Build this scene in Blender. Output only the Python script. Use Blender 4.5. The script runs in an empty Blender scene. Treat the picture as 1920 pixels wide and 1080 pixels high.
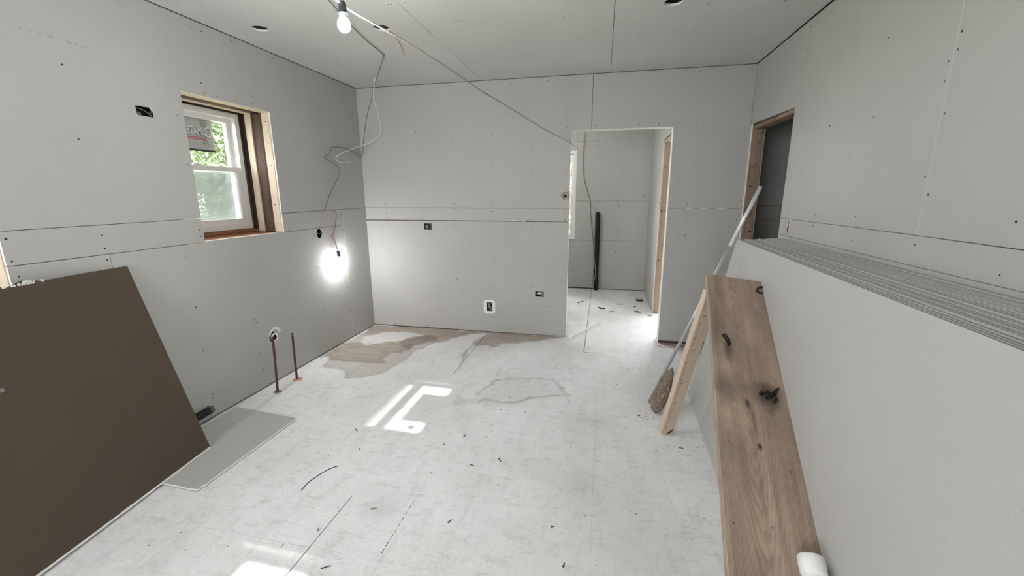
import bpy, bmesh, math, random
import numpy as np
from mathutils import Vector, Matrix, Quaternion
from mathutils.geometry import tessellate_polygon

random.seed(7)
scene = bpy.context.scene
COL = scene.collection
PI = math.pi

# ------------------------------------------------------------------ camera
cam_data = bpy.data.cameras.new('camera')
cam_data.sensor_width = 36.0
cam_data.lens = 790.84 / 1920 * 36.0
cam_data.clip_start = 0.05
cam = bpy.data.objects.new('camera', cam_data)
COL.objects.link(cam)
_r = Vector((0.97831879, 0.20702945, -0.00558206))
_u = Vector((-0.04016797, 0.21611712, 0.97554084))
_f = Vector((-0.20317206, 0.95416571, -0.21974739))
cam.matrix_world = Matrix(((_r.x, _u.x, -_f.x, 0), (_r.y, _u.y, -_f.y, 0), (_r.z, _u.z, -_f.z, 1.5057), (0, 0, 0, 1)))
scene.camera = cam

# ------------------------------------------------------------------ view, sky, sun
scene.view_settings.view_transform = 'Standard'
scene.view_settings.look = 'None'
scene.view_settings.gamma = 1.0
scene.view_settings.use_curve_mapping = False
scene.view_settings.exposure = 0.0

SKY_STRENGTH = 17.0
SUN_STRENGTH = 12.0
BULB_STRENGTH = 1020.0
LOW_BULB_STRENGTH = 430.0

world = bpy.data.worlds.new('sky')
scene.world = world
world.use_nodes = True
wn = world.node_tree
wn.nodes.clear()
w_out = wn.nodes.new('ShaderNodeOutputWorld')
w_bg = wn.nodes.new('ShaderNodeBackground')
w_bg.inputs['Color'].default_value = (0.98, 0.975, 1.0, 1)
w_bg.inputs['Strength'].default_value = SKY_STRENGTH
wn.links.new(w_bg.outputs[0], w_out.inputs[0])

sun_data = bpy.data.lights.new('sun', 'SUN')
sun_data.energy = SUN_STRENGTH
sun_data.angle = math.radians(0.95)
sun_data.color = (1.0, 0.97, 0.93)
sun = bpy.data.objects.new('sun', sun_data)
COL.objects.link(sun)
sun.rotation_euler = Vector((1.0, -0.030, -1.125)).to_track_quat('-Z', 'Y').to_euler()
sun.location = (-8, 2.6, 9)


def portal(name, loc, direction, sx, sy):
    """sampling guide in a modelled window opening: gives no light of its own"""
    l = bpy.data.lights.new(name, 'AREA')
    l.shape = 'RECTANGLE'
    l.size, l.size_y = sx, sy
    l.cycles.is_portal = True
    o = bpy.data.objects.new(name, l)
    COL.objects.link(o)
    o.location = loc
    o.rotation_euler = Vector(direction).to_track_quat('-Z', 'Y').to_euler()


# ------------------------------------------------------------------ room numbers
XL, YF, XR, H = -2.572, 4.309, 1.251, 2.58
TB = 0.0127
YR = -2.2           # rear wall behind the camera
YB = 6.70           # back wall of the small room
XB = 0.667          # right wall of the small room

# ------------------------------------------------------------------ materials
MATS = {}


def new_mat(name):
    m = bpy.data.materials.new(name)
    m.use_nodes = True
    MATS[name] = m
    nt = m.node_tree
    return m, nt, nt.nodes['Principled BSDF']


def plain(name, col, rough=0.7, metal=0.0, spec=0.3, emit=None, es=0.0):
    m, nt, b = new_mat(name)
    b.inputs['Base Color'].default_value = (*col, 1)
    b.inputs['Roughness'].default_value = rough
    b.inputs['Metallic'].default_value = metal
    b.inputs['Specular IOR Level'].default_value = spec
    if emit:
        b.inputs['Emission Color'].default_value = (*emit, 1)
        b.inputs['Emission Strength'].default_value = es
    return m


def N(nt, typ, **kw):
    n = nt.nodes.new(typ)
    for k, v in kw.items():
        setattr(n, k, v)
    return n


def ramp(nt, src, stops):
    r = N(nt, 'ShaderNodeValToRGB')
    el = r.color_ramp.elements
    while len(el) < len(stops):
        el.new(0.5)
    for e, (p, c) in zip(el, stops):
        e.position = p
        e.color = (*c, 1) if len(c) == 3 else c
    nt.links.new(src, r.inputs[0])
    return r.outputs[0]


def mixc(nt, fac, a, b, mode='MIX'):
    m = N(nt, 'ShaderNodeMix', data_type='RGBA', blend_type=mode)
    for sock, v in ((m.inputs[0], fac), (m.inputs[6], a), (m.inputs[7], b)):
        if hasattr(v, 'is_linked'):
            nt.links.new(v, sock)
        elif isinstance(v, (int, float)):
            sock.default_value = v
        else:
            sock.default_value = (*v, 1)
    return m.outputs[2]


def coords(nt, kind='Object', scale=(1, 1, 1)):
    t = N(nt, 'ShaderNodeTexCoord')
    mp = N(nt, 'ShaderNodeMapping')
    mp.inputs['Scale'].default_value = scale
    nt.links.new(t.outputs[kind], mp.inputs[0])
    return mp.outputs[0]


def noise(nt, vec, scale, detail=4, rough=0.55, dist=0.0):
    n = N(nt, 'ShaderNodeTexNoise')
    n.inputs['Scale'].default_value = scale
    n.inputs['Detail'].default_value = detail
    n.inputs['Roughness'].default_value = rough
    n.inputs['Distortion'].default_value = dist
    nt.links.new(vec, n.inputs['Vector'])
    return n.outputs[0]


def bump(nt, b, height, strength=0.2, dist=0.002):
    bp = N(nt, 'ShaderNodeBump')
    bp.inputs['Strength'].default_value = strength
    bp.inputs['Distance'].default_value = dist
    nt.links.new(height, bp.inputs['Height'])
    nt.links.new(bp.outputs[0], b.inputs['Normal'])


def paper(name, c, var=0.03):
    m, nt, b = new_mat(name)
    v = coords(nt)
    n1 = noise(nt, v, 1.6, 5, 0.6)
    lo = tuple(x * (1 - var) for x in c)
    hi = tuple(min(1, x * (1 + var)) for x in c)
    col = ramp(nt, n1, [(0.3, lo), (0.7, hi)])
    n2 = noise(nt, v, 260, 2, 0.5)
    col = mixc(nt, 0.06, col, ramp(nt, n2, [(0.3, (0.2, 0.2, 0.2)), (0.7, (0.9, 0.9, 0.9))]), 'OVERLAY')
    nt.links.new(col, b.inputs['Base Color'])
    b.inputs['Roughness'].default_value = 0.85
    b.inputs['Specular IOR Level'].default_value = 0.2
    bump(nt, b, n2, 0.08, 0.001)
    return m


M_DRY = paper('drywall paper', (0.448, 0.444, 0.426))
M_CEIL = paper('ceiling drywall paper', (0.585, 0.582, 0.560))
M_FACE = paper('ivory drywall paper', (0.44, 0.437, 0.417), 0.02)
M_GYP = paper('gypsum core', (0.80, 0.79, 0.76), 0.05)
M_BROWN = paper('brown backing paper', (0.088, 0.069, 0.051), 0.05)


def sheet_edge_mat():
    m, nt, b = new_mat('stacked sheet edges')
    oi = N(nt, 'ShaderNodeObjectInfo')
    v = coords(nt, 'Object', (1, 1, 90))
    n1 = noise(nt, v, 2.0, 4, 0.6)
    base = ramp(nt, oi.outputs['Random'], [(0.0, (0.31, 0.305, 0.285)), (0.5, (0.37, 0.365, 0.345)), (1.0, (0.335, 0.32, 0.29))])
    col = mixc(nt, 0.3, base, ramp(nt, n1, [(0.35, (0.24, 0.235, 0.22)), (0.65, (0.60, 0.59, 0.565))]))
    nt.links.new(col, b.inputs['Base Color'])
    b.inputs['Roughness'].default_value = 0.9
    return m


M_EDGE = sheet_edge_mat()


def wood(name, c_lo, c_hi, grain=22, length=1.2, dark=None, rough=0.7):
    m, nt, b = new_mat(name)
    v = coords(nt, 'Object', (length, grain, grain))
    n1 = noise(nt, v, 1.0, 6, 0.62, 0.6)
    col = ramp(nt, n1, [(0.28, c_lo), (0.72, c_hi)])
    v2 = coords(nt, 'Object', (0.8, 3, 3))
    n2 = noise(nt, v2, 2.2, 4, 0.6)
    col = mixc(nt, 0.5, col, ramp(nt, n2, [(0.3, (0.42, 0.41, 0.40)), (0.7, (0.58, 0.58, 0.58))]), 'OVERLAY')
    if dark:
        v3 = coords(nt, 'Object', (5, 9, 9))
        n3 = noise(nt, v3, 1.0, 3, 0.5)
        col = mixc(nt, ramp(nt, n3, [(0.60, (0, 0, 0)), (0.70, (0.8, 0.8, 0.8))]), col, dark)
    nt.links.new(col, b.inputs['Base Color'])
    b.inputs['Roughness'].default_value = rough
    b.inputs['Specular IOR Level'].default_value = 0.25
    bump(nt, b, n1, 0.25, 0.002)
    return m


M_STUD = wood('pale stud lumber', (0.36, 0.27, 0.195), (0.52, 0.41, 0.315))
M_STUDW = wood('bleached stud lumber', (0.58, 0.47, 0.35), (0.76, 0.66, 0.53))
M_OLD = wood('old dark lumber', (0.045, 0.030, 0.022), (0.15, 0.10, 0.072), 30)
M_OLD2 = wood('blackened lumber', (0.018, 0.013, 0.011), (0.06, 0.042, 0.032), 30)
M_SILL = wood('reddish sill lumber', (0.17, 0.075, 0.035), (0.34, 0.165, 0.085), 25)
M_JAMB = wood('knotty jamb lumber', (0.185, 0.130, 0.090), (0.32, 0.245, 0.180), 24, 1.2, (0.10, 0.055, 0.03))
M_CAV = wood('framing in the wall cavity', (0.06, 0.048, 0.036), (0.12, 0.095, 0.07), 8)
M_ATTIC = plain('attic dark', (0.05, 0.045, 0.04), 0.95)
M_BLACK = plain('black plastic', (0.012, 0.012, 0.013), 0.5)
M_BLACKB = plain('blue-grey plastic', (0.10, 0.13, 0.14), 0.5)
M_GREYB = plain('grey box plastic', (0.20, 0.21, 0.19), 0.6)
M_VINYL = plain('white vinyl', (0.78, 0.78, 0.77), 0.4)
M_WHITEP = plain('white pvc plastic', (0.82, 0.82, 0.81), 0.35)
M_STEEL = plain('galvanised steel', (0.55, 0.57, 0.59), 0.32, 0.85)
M_COPPER = plain('oxidised copper', (0.085, 0.045, 0.032), 0.5, 0.35)
M_ORANGE = plain('pinkish collar', (0.55, 0.30, 0.22), 0.7)
M_WIREW = plain('white cable jacket', (0.75, 0.75, 0.73), 0.5)
M_WIREM = plain('dull cable jacket', (0.34, 0.32, 0.30), 0.5)
M_WIREG = plain('grey brown cable jacket', (0.20, 0.18, 0.165), 0.6)
M_WIREP = plain('copper wire', (0.26, 0.15, 0.11), 0.5, 0.3)
M_RED = plain('red wire nut', (0.55, 0.03, 0.02), 0.4)
M_SOCK = plain('dark slate socket', (0.045, 0.062, 0.07), 0.5)
M_BULBBASE = plain('bulb collar', (0.75, 0.76, 0.72), 0.4)
M_BULB = plain('lit bulb glass', (1, 1, 1), 0.3, emit=(1.0, 0.985, 0.975), es=BULB_STRENGTH)
M_BULBLOW = plain('lit bulb glass by the wall', (1, 1, 1), 0.3, emit=(1.0, 0.99, 0.985), es=LOW_BULB_STRENGTH)
M_SCREW = plain('screw heads', (0.03, 0.03, 0.032), 0.5, 0.3)
M_STAMP = plain('faint stamp ink', (0.37, 0.37, 0.365), 0.9)
M_STAMPB = plain('faint stamp ink on brown', (0.085, 0.068, 0.056), 0.9)
M_DEBRIS = plain('crumbs', (0.22, 0.21, 0.20), 0.9)
M_TAR = plain('black tar', (0.008, 0.008, 0.009), 0.35)
M_BARK = wood('fibrous brown', (0.10, 0.076, 0.055), (0.34, 0.27, 0.20), 60, 6)
M_PAPERW = plain('torn paper', (0.80, 0.80, 0.78), 0.9)
M_LEAF = None


def glass_mat():
    m, nt, b = new_mat('window glass')
    nt.nodes.remove(b)
    out = nt.nodes['Material Output']
    tr = N(nt, 'ShaderNodeBsdfTransparent')
    tr.inputs[0].default_value = (0.95, 0.95, 0.95, 1)
    gl = N(nt, 'ShaderNodeBsdfGlossy')
    gl.inputs['Roughness'].default_value = 0.02
    lw = N(nt, 'ShaderNodeLayerWeight')
    lw.inputs[0].default_value = 0.12
    mx = N(nt, 'ShaderNodeMixShader')
    nt.links.new(lw.outputs['Fresnel'], mx.inputs[0])
    nt.links.new(tr.outputs[0], mx.inputs[1])
    nt.links.new(gl.outputs[0], mx.inputs[2])
    nt.links.new(mx.outputs[0], out.inputs[0])
    return m


M_GLASS = glass_mat()


def screen_mat():
    m, nt, b = new_mat('insect screen mesh')
    nt.nodes.remove(b)
    out = nt.nodes['Material Output']
    tr = N(nt, 'ShaderNodeBsdfTransparent')
    df = N(nt, 'ShaderNodeBsdfDiffuse')
    df.inputs[0].default_value = (0.40, 0.425, 0.44, 1)
    mx = N(nt, 'ShaderNodeMixShader')
    mx.inputs[0].default_value = 0.62
    nt.links.new(tr.outputs[0], mx.inputs[1])
    nt.links.new(df.outputs[0], mx.inputs[2])
    nt.links.new(mx.outputs[0], out.inputs[0])
    return m


M_SCREEN = screen_mat()


def sticker_mat():
    m, nt, b = new_mat('sticker print')
    v = coords(nt, 'Object', (1, 2.5, 40))
    n1 = noise(nt, v, 1.5, 4, 0.6)
    nt.links.new(ramp(nt, n1, [(0.3, (0.34, 0.34, 0.33)), (0.7, (0.52, 0.52, 0.50))]), b.inputs['Base Color'])
    b.inputs['Roughness'].default_value = 0.6
    # thin translucent film: daylight glows through it
    out = nt.nodes['Material Output']
    tl = N(nt, 'ShaderNodeBsdfTranslucent')
    tl.inputs[0].default_value = (0.45, 0.45, 0.44, 1)
    mx = N(nt, 'ShaderNodeMixShader')
    mx.inputs[0].default_value = 0.24
    nt.links.new(b.outputs[0], mx.inputs[1])
    nt.links.new(tl.outputs[0], mx.inputs[2])
    nt.links.new(mx.outputs[0], out.inputs[0])
    return m


M_STICK = sticker_mat()
M_TXTW = plain('white sticker print', (0.85, 0.85, 0.85), 0.6)
M_TXTR = plain('red sticker print', (0.55, 0.05, 0.06), 0.6)
M_TXTK = plain('dark sticker print', (0.04, 0.04, 0.04), 0.6)
M_TXTG = plain('grey sticker print', (0.16, 0.16, 0.16), 0.6)


def leaf_mat():
    m, nt, b = new_mat('leaves')
    oi = N(nt, 'ShaderNodeTexCoord')
    n1 = noise(nt, oi.outputs['Object'], 1.3, 3, 0.6)
    nt.links.new(ramp(nt, n1, [(0.3, (0.15, 0.20, 0.12)), (0.7, (0.32, 0.37, 0.26))]), b.inputs['Base Color'])
    b.inputs['Roughness'].default_value = 0.5
    out = nt.nodes['Material Output']
    tl = N(nt, 'ShaderNodeBsdfTranslucent')
    tl.inputs[0].default_value = (0.26, 0.32, 0.20, 1)
    mx = N(nt, 'ShaderNodeMixShader')
    mx.inputs[0].default_value = 0.4
    nt.links.new(b.outputs[0], mx.inputs[1])
    nt.links.new(tl.outputs[0], mx.inputs[2])
    nt.links.new(mx.outputs[0], out.inputs[0])
    return m


M_LEAF = leaf_mat()
M_BARKT = plain('tree bark', (0.12, 0.09, 0.07), 0.9)
M_GRASS = plain('lawn', (0.20, 0.28, 0.12), 0.9)


def floor_mat():
    m, nt, b = new_mat('dusty plywood subfloor')
    v = coords(nt, 'Object')
    n1 = noise(nt, v, 2.2, 6, 0.62, 0.3)
    col = ramp(nt, n1, [(0.25, (0.73, 0.73, 0.73)), (0.5, (0.805, 0.815, 0.82)), (0.75, (0.865, 0.875, 0.88))])
    # smeared compound and scuffs, drawn along and across the boards
    v2 = coords(nt, 'Object', (9, 2.2, 1))
    n2 = noise(nt, v2, 1.6, 6, 0.7, 0.8)
    col = mixc(nt, ramp(nt, n2, [(0.52, (0, 0, 0)), (0.76, (0.34, 0.34, 0.34))]), col, (0.44, 0.43, 0.425))
    v3 = coords(nt, 'Object', (1, 1, 1))
    n3 = noise(nt, coords(nt, 'Object', (0.6, 1.5, 1)), 16, 6, 0.75, 0.5)
    col = mixc(nt, ramp(nt, n3, [(0.52, (0, 0, 0)), (0.74, (0.46, 0.46, 0.46))]), col, (0.40, 0.39, 0.385))
    n4 = noise(nt, v3, 70, 4, 0.7)
    col = mixc(nt, 0.45, col, ramp(nt, n4, [(0.35, (0.28, 0.28, 0.28)), (0.65, (0.72, 0.72, 0.72))]), 'OVERLAY')
    n5 = noise(nt, coords(nt, 'Object', (1, 1, 1)), 0.9, 2, 0.5)
    col = mixc(nt, ramp(nt, n5, [(0.45, (0, 0, 0)), (0.7, (0.35, 0.35, 0.35))]), col, (0.60, 0.555, 0.53))
    at = N(nt, 'ShaderNodeVertexColor', layer_name='stain')
    sp = N(nt, 'ShaderNodeSeparateColor')
    nt.links.new(at.outputs['Color'], sp.inputs[0])
    # bare wood: grain along X
    vg = coords(nt, 'Object', (1.6, 24, 1))
    ng = noise(nt, vg, 1.5, 5, 0.6, 0.5)
    bare = ramp(nt, ng, [(0.3, (0.235, 0.185, 0.135)), (0.7, (0.38, 0.315, 0.245))])
    nb = noise(nt, v3, 9, 5, 0.65)
    bare = mixc(nt, ramp(nt, nb, [(0.35, (0.0, 0.0, 0.0)), (0.75, (0.55, 0.55, 0.55))]), bare, (0.46, 0.415, 0.36))
    col = mixc(nt, sp.outputs[0], col, bare)
    col = mixc(nt, sp.outputs[1], col, (0.17, 0.125, 0.125))
    col = mixc(nt, sp.outputs[2], col, (0.20, 0.19, 0.18))
    nt.links.new(col, b.inputs['Base Color'])
    b.inputs['Roughness'].default_value = 0.62
    b.inputs['Specular IOR Level'].default_value = 0.28
    hb = mixc(nt, 0.5, n3, n4)
    bump(nt, b, hb, 0.25, 0.003)
    return m


M_FLOOR = floor_mat()
M_FSLAB = plain('dark gap under the floor sheets', (0.05, 0.042, 0.035), 0.9)
M_FILL = paper('dusty seam filler', (0.56, 0.55, 0.54), 0.08)

# ------------------------------------------------------------------ object helpers


def link(name, me, parent=None, mats=(), smooth=False):
    o = bpy.data.objects.new(name, me)
    COL.objects.link(o)
    for m in mats:
        me.materials.append(m)
    if smooth:
        me.polygons.foreach_set('use_smooth', [True] * len(me.polygons))
    if parent is not None:
        o.parent = parent
    return o


def tag(o, label=None, cat=None, group=None, kind=None):
    if label:
        o['label'] = label
    if cat:
        o['category'] = cat
    if group:
        o['group'] = group
    if kind:
        o['kind'] = kind
    return o


def empty(name, loc=(0, 0, 0), mat=None):
    o = bpy.data.objects.new(name, None)
    COL.objects.link(o)
    o.empty_display_size = 0.1
    if mat is not None:
        o.matrix_world = mat
    else:
        o.location = loc
    return o


class MB:
    """collects faces for one mesh"""

    def __init__(s):
        s.v, s.f, s.m = [], [], []

    def add(s, vs, fs, mi=0):
        b = len(s.v)
        s.v += [tuple(x) for x in vs]
        for f in fs:
            s.f.append(tuple(b + i for i in f))
            s.m.append(mi)

    def box(s, x0, x1, y0, y1, z0, z1, mi=0):
        vs = [(x, y, z) for x in (x0, x1) for y in (y0, y1) for z in (z0, z1)]
        s.add(vs, [(0, 1, 3, 2), (4, 6, 7, 5), (0, 4, 5, 1), (2, 3, 7, 6), (0, 2, 6, 4), (1, 5, 7, 3)], mi)

    def bbox(s, x0, x1, y0, y1, z0, z1, bev=0.003, mi=0):
        """box with chamfered edges"""
        bm = bmesh.new()
        bmesh.ops.create_cube(bm, size=1)
        for v in bm.verts:
            v.co = Vector(((x0 + x1) / 2 + v.co.x * (x1 - x0), (y0 + y1) / 2 + v.co.y * (y1 - y0), (z0 + z1) / 2 + v.co.z * (z1 - z0)))
        bmesh.ops.bevel(bm, geom=bm.edges[:], offset=bev, segments=1, affect='EDGES')
        bm.verts.index_update()
        s.add([v.co for v in bm.verts], [[v.index for v in f.verts] for f in bm.faces], mi)
        bm.free()

    def tube(s, pts, r, n=8, mi=0, caps=True, radii=None):
        pts = [Vector(p) for p in pts]
        rings = []
        up = None
        for i, p in enumerate(pts):
            d = (pts[min(i + 1, len(pts) - 1)] - pts[max(i - 1, 0)])
            if d.length < 1e-9:
                d = Vector((0, 0, 1))
            d.normalize()
            if up is None:
                up = d.orthogonal().normalized()
            else:
                up = (up - d * up.dot(d))
                if up.length < 1e-6:
                    up = d.orthogonal()
                up.normalize()
            sd = d.cross(up)
            rr = radii[i] if radii else r
            rings.append([p + (up * math.cos(2 * PI * k / n) + sd * math.sin(2 * PI * k / n)) * rr for k in range(n)])
        vs = [q for ring in rings for q in ring]
        fs = []
        for i in range(len(rings) - 1):
            for k in range(n):
                fs.append((i * n + k, i * n + (k + 1) % n, (i + 1) * n + (k + 1) % n, (i + 1) * n + k))
        if caps:
            fs.append(tuple(reversed(range(n))))
            fs.append(tuple((len(rings) - 1) * n + k for k in range(n)))
        s.add(vs, fs, mi)

    def lathe(s, prof, n=24, axis=(0, 0, 1), org=(0, 0, 0), mi=0):
        """prof: (radius, height) pairs"""
        ax = Vector(axis).normalized()
        a = ax.orthogonal().normalized()
        b = ax.cross(a)
        org = Vector(org)
        vs = []
        for r, h in prof:
            for k in range(n):
                t = 2 * PI * k / n
                vs.append(org + ax * h + (a * math.cos(t) + b * math.sin(t)) * max(r, 1e-5))
        fs = []
        for i in range(len(prof) - 1):
            for k in range(n):
                fs.append((i * n + k, i * n + (k + 1) % n, (i + 1) * n + (k + 1) % n, (i + 1) * n + k))
        s.add(vs, fs, mi)

    def build(s, name, mats, parent=None, smooth=False, mat=None):
        me = bpy.data.meshes.new(name)
        me.from_pydata(s.v, [], s.f)
        if not isinstance(mats, (list, tuple)):
            mats = [mats]
        me.polygons.foreach_set('material_index', s.m)
        o = link(name, me, parent, mats, smooth)
        me.update()
        if mat is not None:
            o.matrix_world = mat
        return o


def spline(pts, sub=6):
    """Catmull-Rom through the points"""
    P = [Vector(p) for p in pts]
    P = [P[0] * 2 - P[1]] + P + [P[-1] * 2 - P[-2]]
    out = []
    for i in range(1, len(P) - 2):
        for k in range(sub):
            t = k / sub
            a, b, c, d = P[i - 1], P[i], P[i + 1], P[i + 2]
            out.append(0.5 * ((2 * b) + (c - a) * t + (2 * a - 5 * b + 4 * c - d) * t * t + (3 * b - a - 3 * c + d) * t ** 3))
    out.append(P[-2])
    return out


def rect(u0, u1, v0, v1):
    return [(u0, v0), (u1, v0), (u1, v1), (u0, v1)]


def rough(poly, amp=0.002, step=0.03):
    """a hand-cut outline: extra points with a small wander"""
    out = []
    n = len(poly)
    for i in range(n):
        a, b = Vector(poly[i]), Vector(poly[(i + 1) % n])
        k = max(1, int((b - a).length / step))
        for j in range(k):
            q = a.lerp(b, j / k)
            if j:
                q = q + Vector((random.uniform(-amp, amp), random.uniform(-amp, amp)))
            out.append((q.x, q.y))
    return out


def circle(cu, cv, r, n=20, ru=None, jit=0.0):
    return [(cu + (ru or r) * math.cos(2 * PI * k / n) * (1 + random.uniform(-jit, jit)), cv + r * math.sin(2 * PI * k / n) * (1 + random.uniform(-jit, jit))) for k in range(n)]


def to3(axis, u, v, w):
    return (w, u, v) if axis == 'x' else (u, w, v) if axis == 'y' else (u, v, w)


def plate(name, axis, plane, back, outer, holes=(), mats=None, parent=None):
    """flat sheet with holes: face at `plane`, rear at `back`; slot 0 = paper, slot 1 = cut edges"""
    loops = [outer] + list(holes)
    flat = [p for l in loops for p in l]
    tris = tessellate_polygon([[Vector((p[0], p[1], 0)) for p in l] for l in loops])
    n = len(flat)
    mb = MB()
    vs = [to3(axis, u, v, plane) for u, v in flat] + [to3(axis, u, v, back) for u, v in flat]
    mb.add(vs, [tuple(t) for t in tris] + [tuple(i + n for i in reversed(t)) for t in tris], 0)
    b = 0
    for l in loops:
        k = len(l)
        for i in range(k):
            j = (i + 1) % k
            mb.f.append((b + i, b + j, b + j + n, b + i + n))
            mb.m.append(1)
        b += k
    o = mb.build(name, mats or [M_DRY, M_GYP], parent)
    bm = bmesh.new()
    bm.from_mesh(o.data)
    bmesh.ops.recalc_face_normals(bm, faces=bm.faces)
    bm.to_mesh(o.data)
    bm.free()
    return o


def screws(parent, axis, plane, sgn, pts, r=0.0045):
    """black screw heads just proud of a wall: too small to pick apart"""
    mb = MB()
    for u, v in pts:
        rr = r * random.uniform(0.8, 1.15)
        ang = random.uniform(0, PI)
        ring = [(u + rr * math.cos(ang + 2 * PI * k / 8), v + rr * math.sin(ang + 2 * PI * k / 8)) for k in range(8)]
        vs = [to3(axis, a, b, plane + sgn * 0.0008) for a, b in ring] + [to3(axis, a, b, plane - sgn * 0.003) for a, b in ring]
        fs = [tuple(range(8))] + [(k, (k + 1) % 8, 8 + (k + 1) % 8, 8 + k) for k in range(8)]
        mb.add(vs, fs)
    o = mb.build('screw_heads', M_SCREW, parent)
    o['kind'] = 'stuff'
    return o


def stamps(parent, axis, plane, sgn, runs, mat=None, h=0.010):
    """faint broken lines of ink printed on the paper"""
    mb = MB()
    for (u0, v0, u1, v1) in runs:
        L = math.hypot(u1 - u0, v1 - v0)
        n = max(3, int(L / 0.035))
        for k in range(n):
            if random.random() < 0.25:
                continue
            a, b = (k + random.uniform(0, 0.2)) / n, (k + random.uniform(0.5, 0.95)) / n
            ua, va, ub, vb = u0 + (u1 - u0) * a, v0 + (v1 - v0) * a, u0 + (u1 - u0) * b, v0 + (v1 - v0) * b
            nx, ny = -(v1 - v0) / L * h * random.uniform(0.2, 0.5), (u1 - u0) / L * h * random.uniform(0.2, 0.5)
            mb.add([to3(axis, ua - nx, va - ny, plane + sgn * 0.0004), to3(axis, ub - nx, vb - ny, plane + sgn * 0.0004), to3(axis, ub + nx, vb + ny, plane + sgn * 0.0004), to3(axis, ua + nx, va + ny, plane + sgn * 0.0004)], [(0, 1, 2, 3)])
    o = mb.build('stamp_marks', mat or M_STAMP, parent)
    o['kind'] = 'stuff'
    return o


def frame_matrix(org, x, y):
    """local X along x, local Y near y"""
    x = Vector(x).normalized()
    z = x.cross(Vector(y)).normalized()
    y = z.cross(x)
    return Matrix(((x.x, y.x, z.x, org[0]), (x.y, y.y, z.y, org[1]), (x.z, y.z, z.z, org[2]), (0, 0, 0, 1)))


# ================================================================== LARGE STRUCTURE
# ------------------------------------------------------------------ floor
def vnoise(x, y, seed=0):
    rs = np.random.RandomState(seed)
    G = rs.rand(64, 64)
    xi, yi = np.floor(x).astype(int), np.floor(y).astype(int)
    fx, fy = x - xi, y - yi
    fx, fy = fx * fx * (3 - 2 * fx), fy * fy * (3 - 2 * fy)
    g = lambda a, b: G[a % 64, b % 64]
    return (g(xi, yi) * (1 - fx) + g(xi + 1, yi) * fx) * (1 - fy) + (g(xi, yi + 1) * (1 - fx) + g(xi + 1, yi + 1) * fx) * fy - 0.5


def fbm(x, y, f, seed=0):
    return sum(vnoise(x * f * 2 ** k, y * f * 2 ** k, seed + k) / 1.7 ** k for k in range(4))


def poly_sd(x, y, poly):
    """signed distance, positive inside"""
    inside = np.zeros(x.shape, bool)
    d = np.full(x.shape, 1e9)
    n = len(poly)
    for i in range(n):
        ax, ay = poly[i]
        bx, by = poly[(i + 1) % n]
        ex, ey = bx - ax, by - ay
        t = np.clip(((x - ax) * ex + (y - ay) * ey) / (ex * ex + ey * ey), 0, 1)
        d = np.minimum(d, np.hypot(x - ax - t * ex, y - ay - t * ey))
        c = ((ay > y) != (by > y))
        with np.errstate(divide='ignore', invalid='ignore'):
            xx = ex * (y - ay) / (ey if ey else 1e-9) + ax
        inside ^= c & (x < xx)
    return np.where(inside, d, -d)


S_OUT = [(-2.57, 3.35), (-2.467, 3.256), (-2.392, 3.037), (-2.239, 3.083), (-2.072, 2.987), (-2.015, 2.917), (-1.904, 3.02), (-1.817, 3.066), (-1.789, 3.278), (-1.778, 3.617), (-1.681, 3.749), (-1.539, 3.978), (-1.421, 4.153), (-1.211, 4.262), (-0.95, 4.235), (-0.70, 4.25), (-0.70, 4.32), (-2.57, 4.32)]
S_TAN = [(-2.405, 3.187), (-2.242, 3.251), (-2.069, 3.302), (-1.883, 3.306), (-1.926, 3.464), (-1.846, 3.641), (-1.806, 3.803), (-2.091, 3.808), (-2.228, 3.701), (-2.431, 3.762), (-2.53, 3.6), (-2.50, 3.3)]
S_WHITE = [(-2.496, 3.921), (-2.364, 4.085), (-2.184, 4.143), (-1.886, 4.085), (-1.968, 3.958), (-2.0, 3.867), (-2.187, 3.709), (-2.428, 3.783)]
S_PURP = [(-1.968, 3.958), (-1.82, 4.075), (-1.70, 4.05), (-1.646, 3.875), (-1.798, 3.785), (-1.841, 3.661), (-2.004, 3.846)]
S_RING = [(-0.885, 2.682), (-0.826, 2.924), (-0.775, 3.107), (-0.621, 3.23), (-0.42, 3.223), (-0.271, 3.097), (-0.189, 3.01), (-0.345, 2.94), (-0.512, 2.848), (-0.625, 2.788), (-0.763, 2.761)]
S_BR = [(-1.20, 4.32), (-1.193, 4.0), (-1.19, 3.9), (-1.05, 3.86), (-0.946, 3.93), (-0.736, 4.10), (-0.62, 4.21), (-0.40, 4.25), (-0.40, 4.32)]
S_CRACK = [(-1.20, 3.95), (-1.175, 3.93), (-1.19, 3.60), (-1.197, 3.20), (-1.215, 3.45), (-1.24, 3.62), (-1.215, 3.72)]
S_FAR = [(0.60, 4.19), (0.72, 4.12), (1.0, 4.10), (1.26, 4.10), (1.26, 4.32), (0.62, 4.32)]


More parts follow.
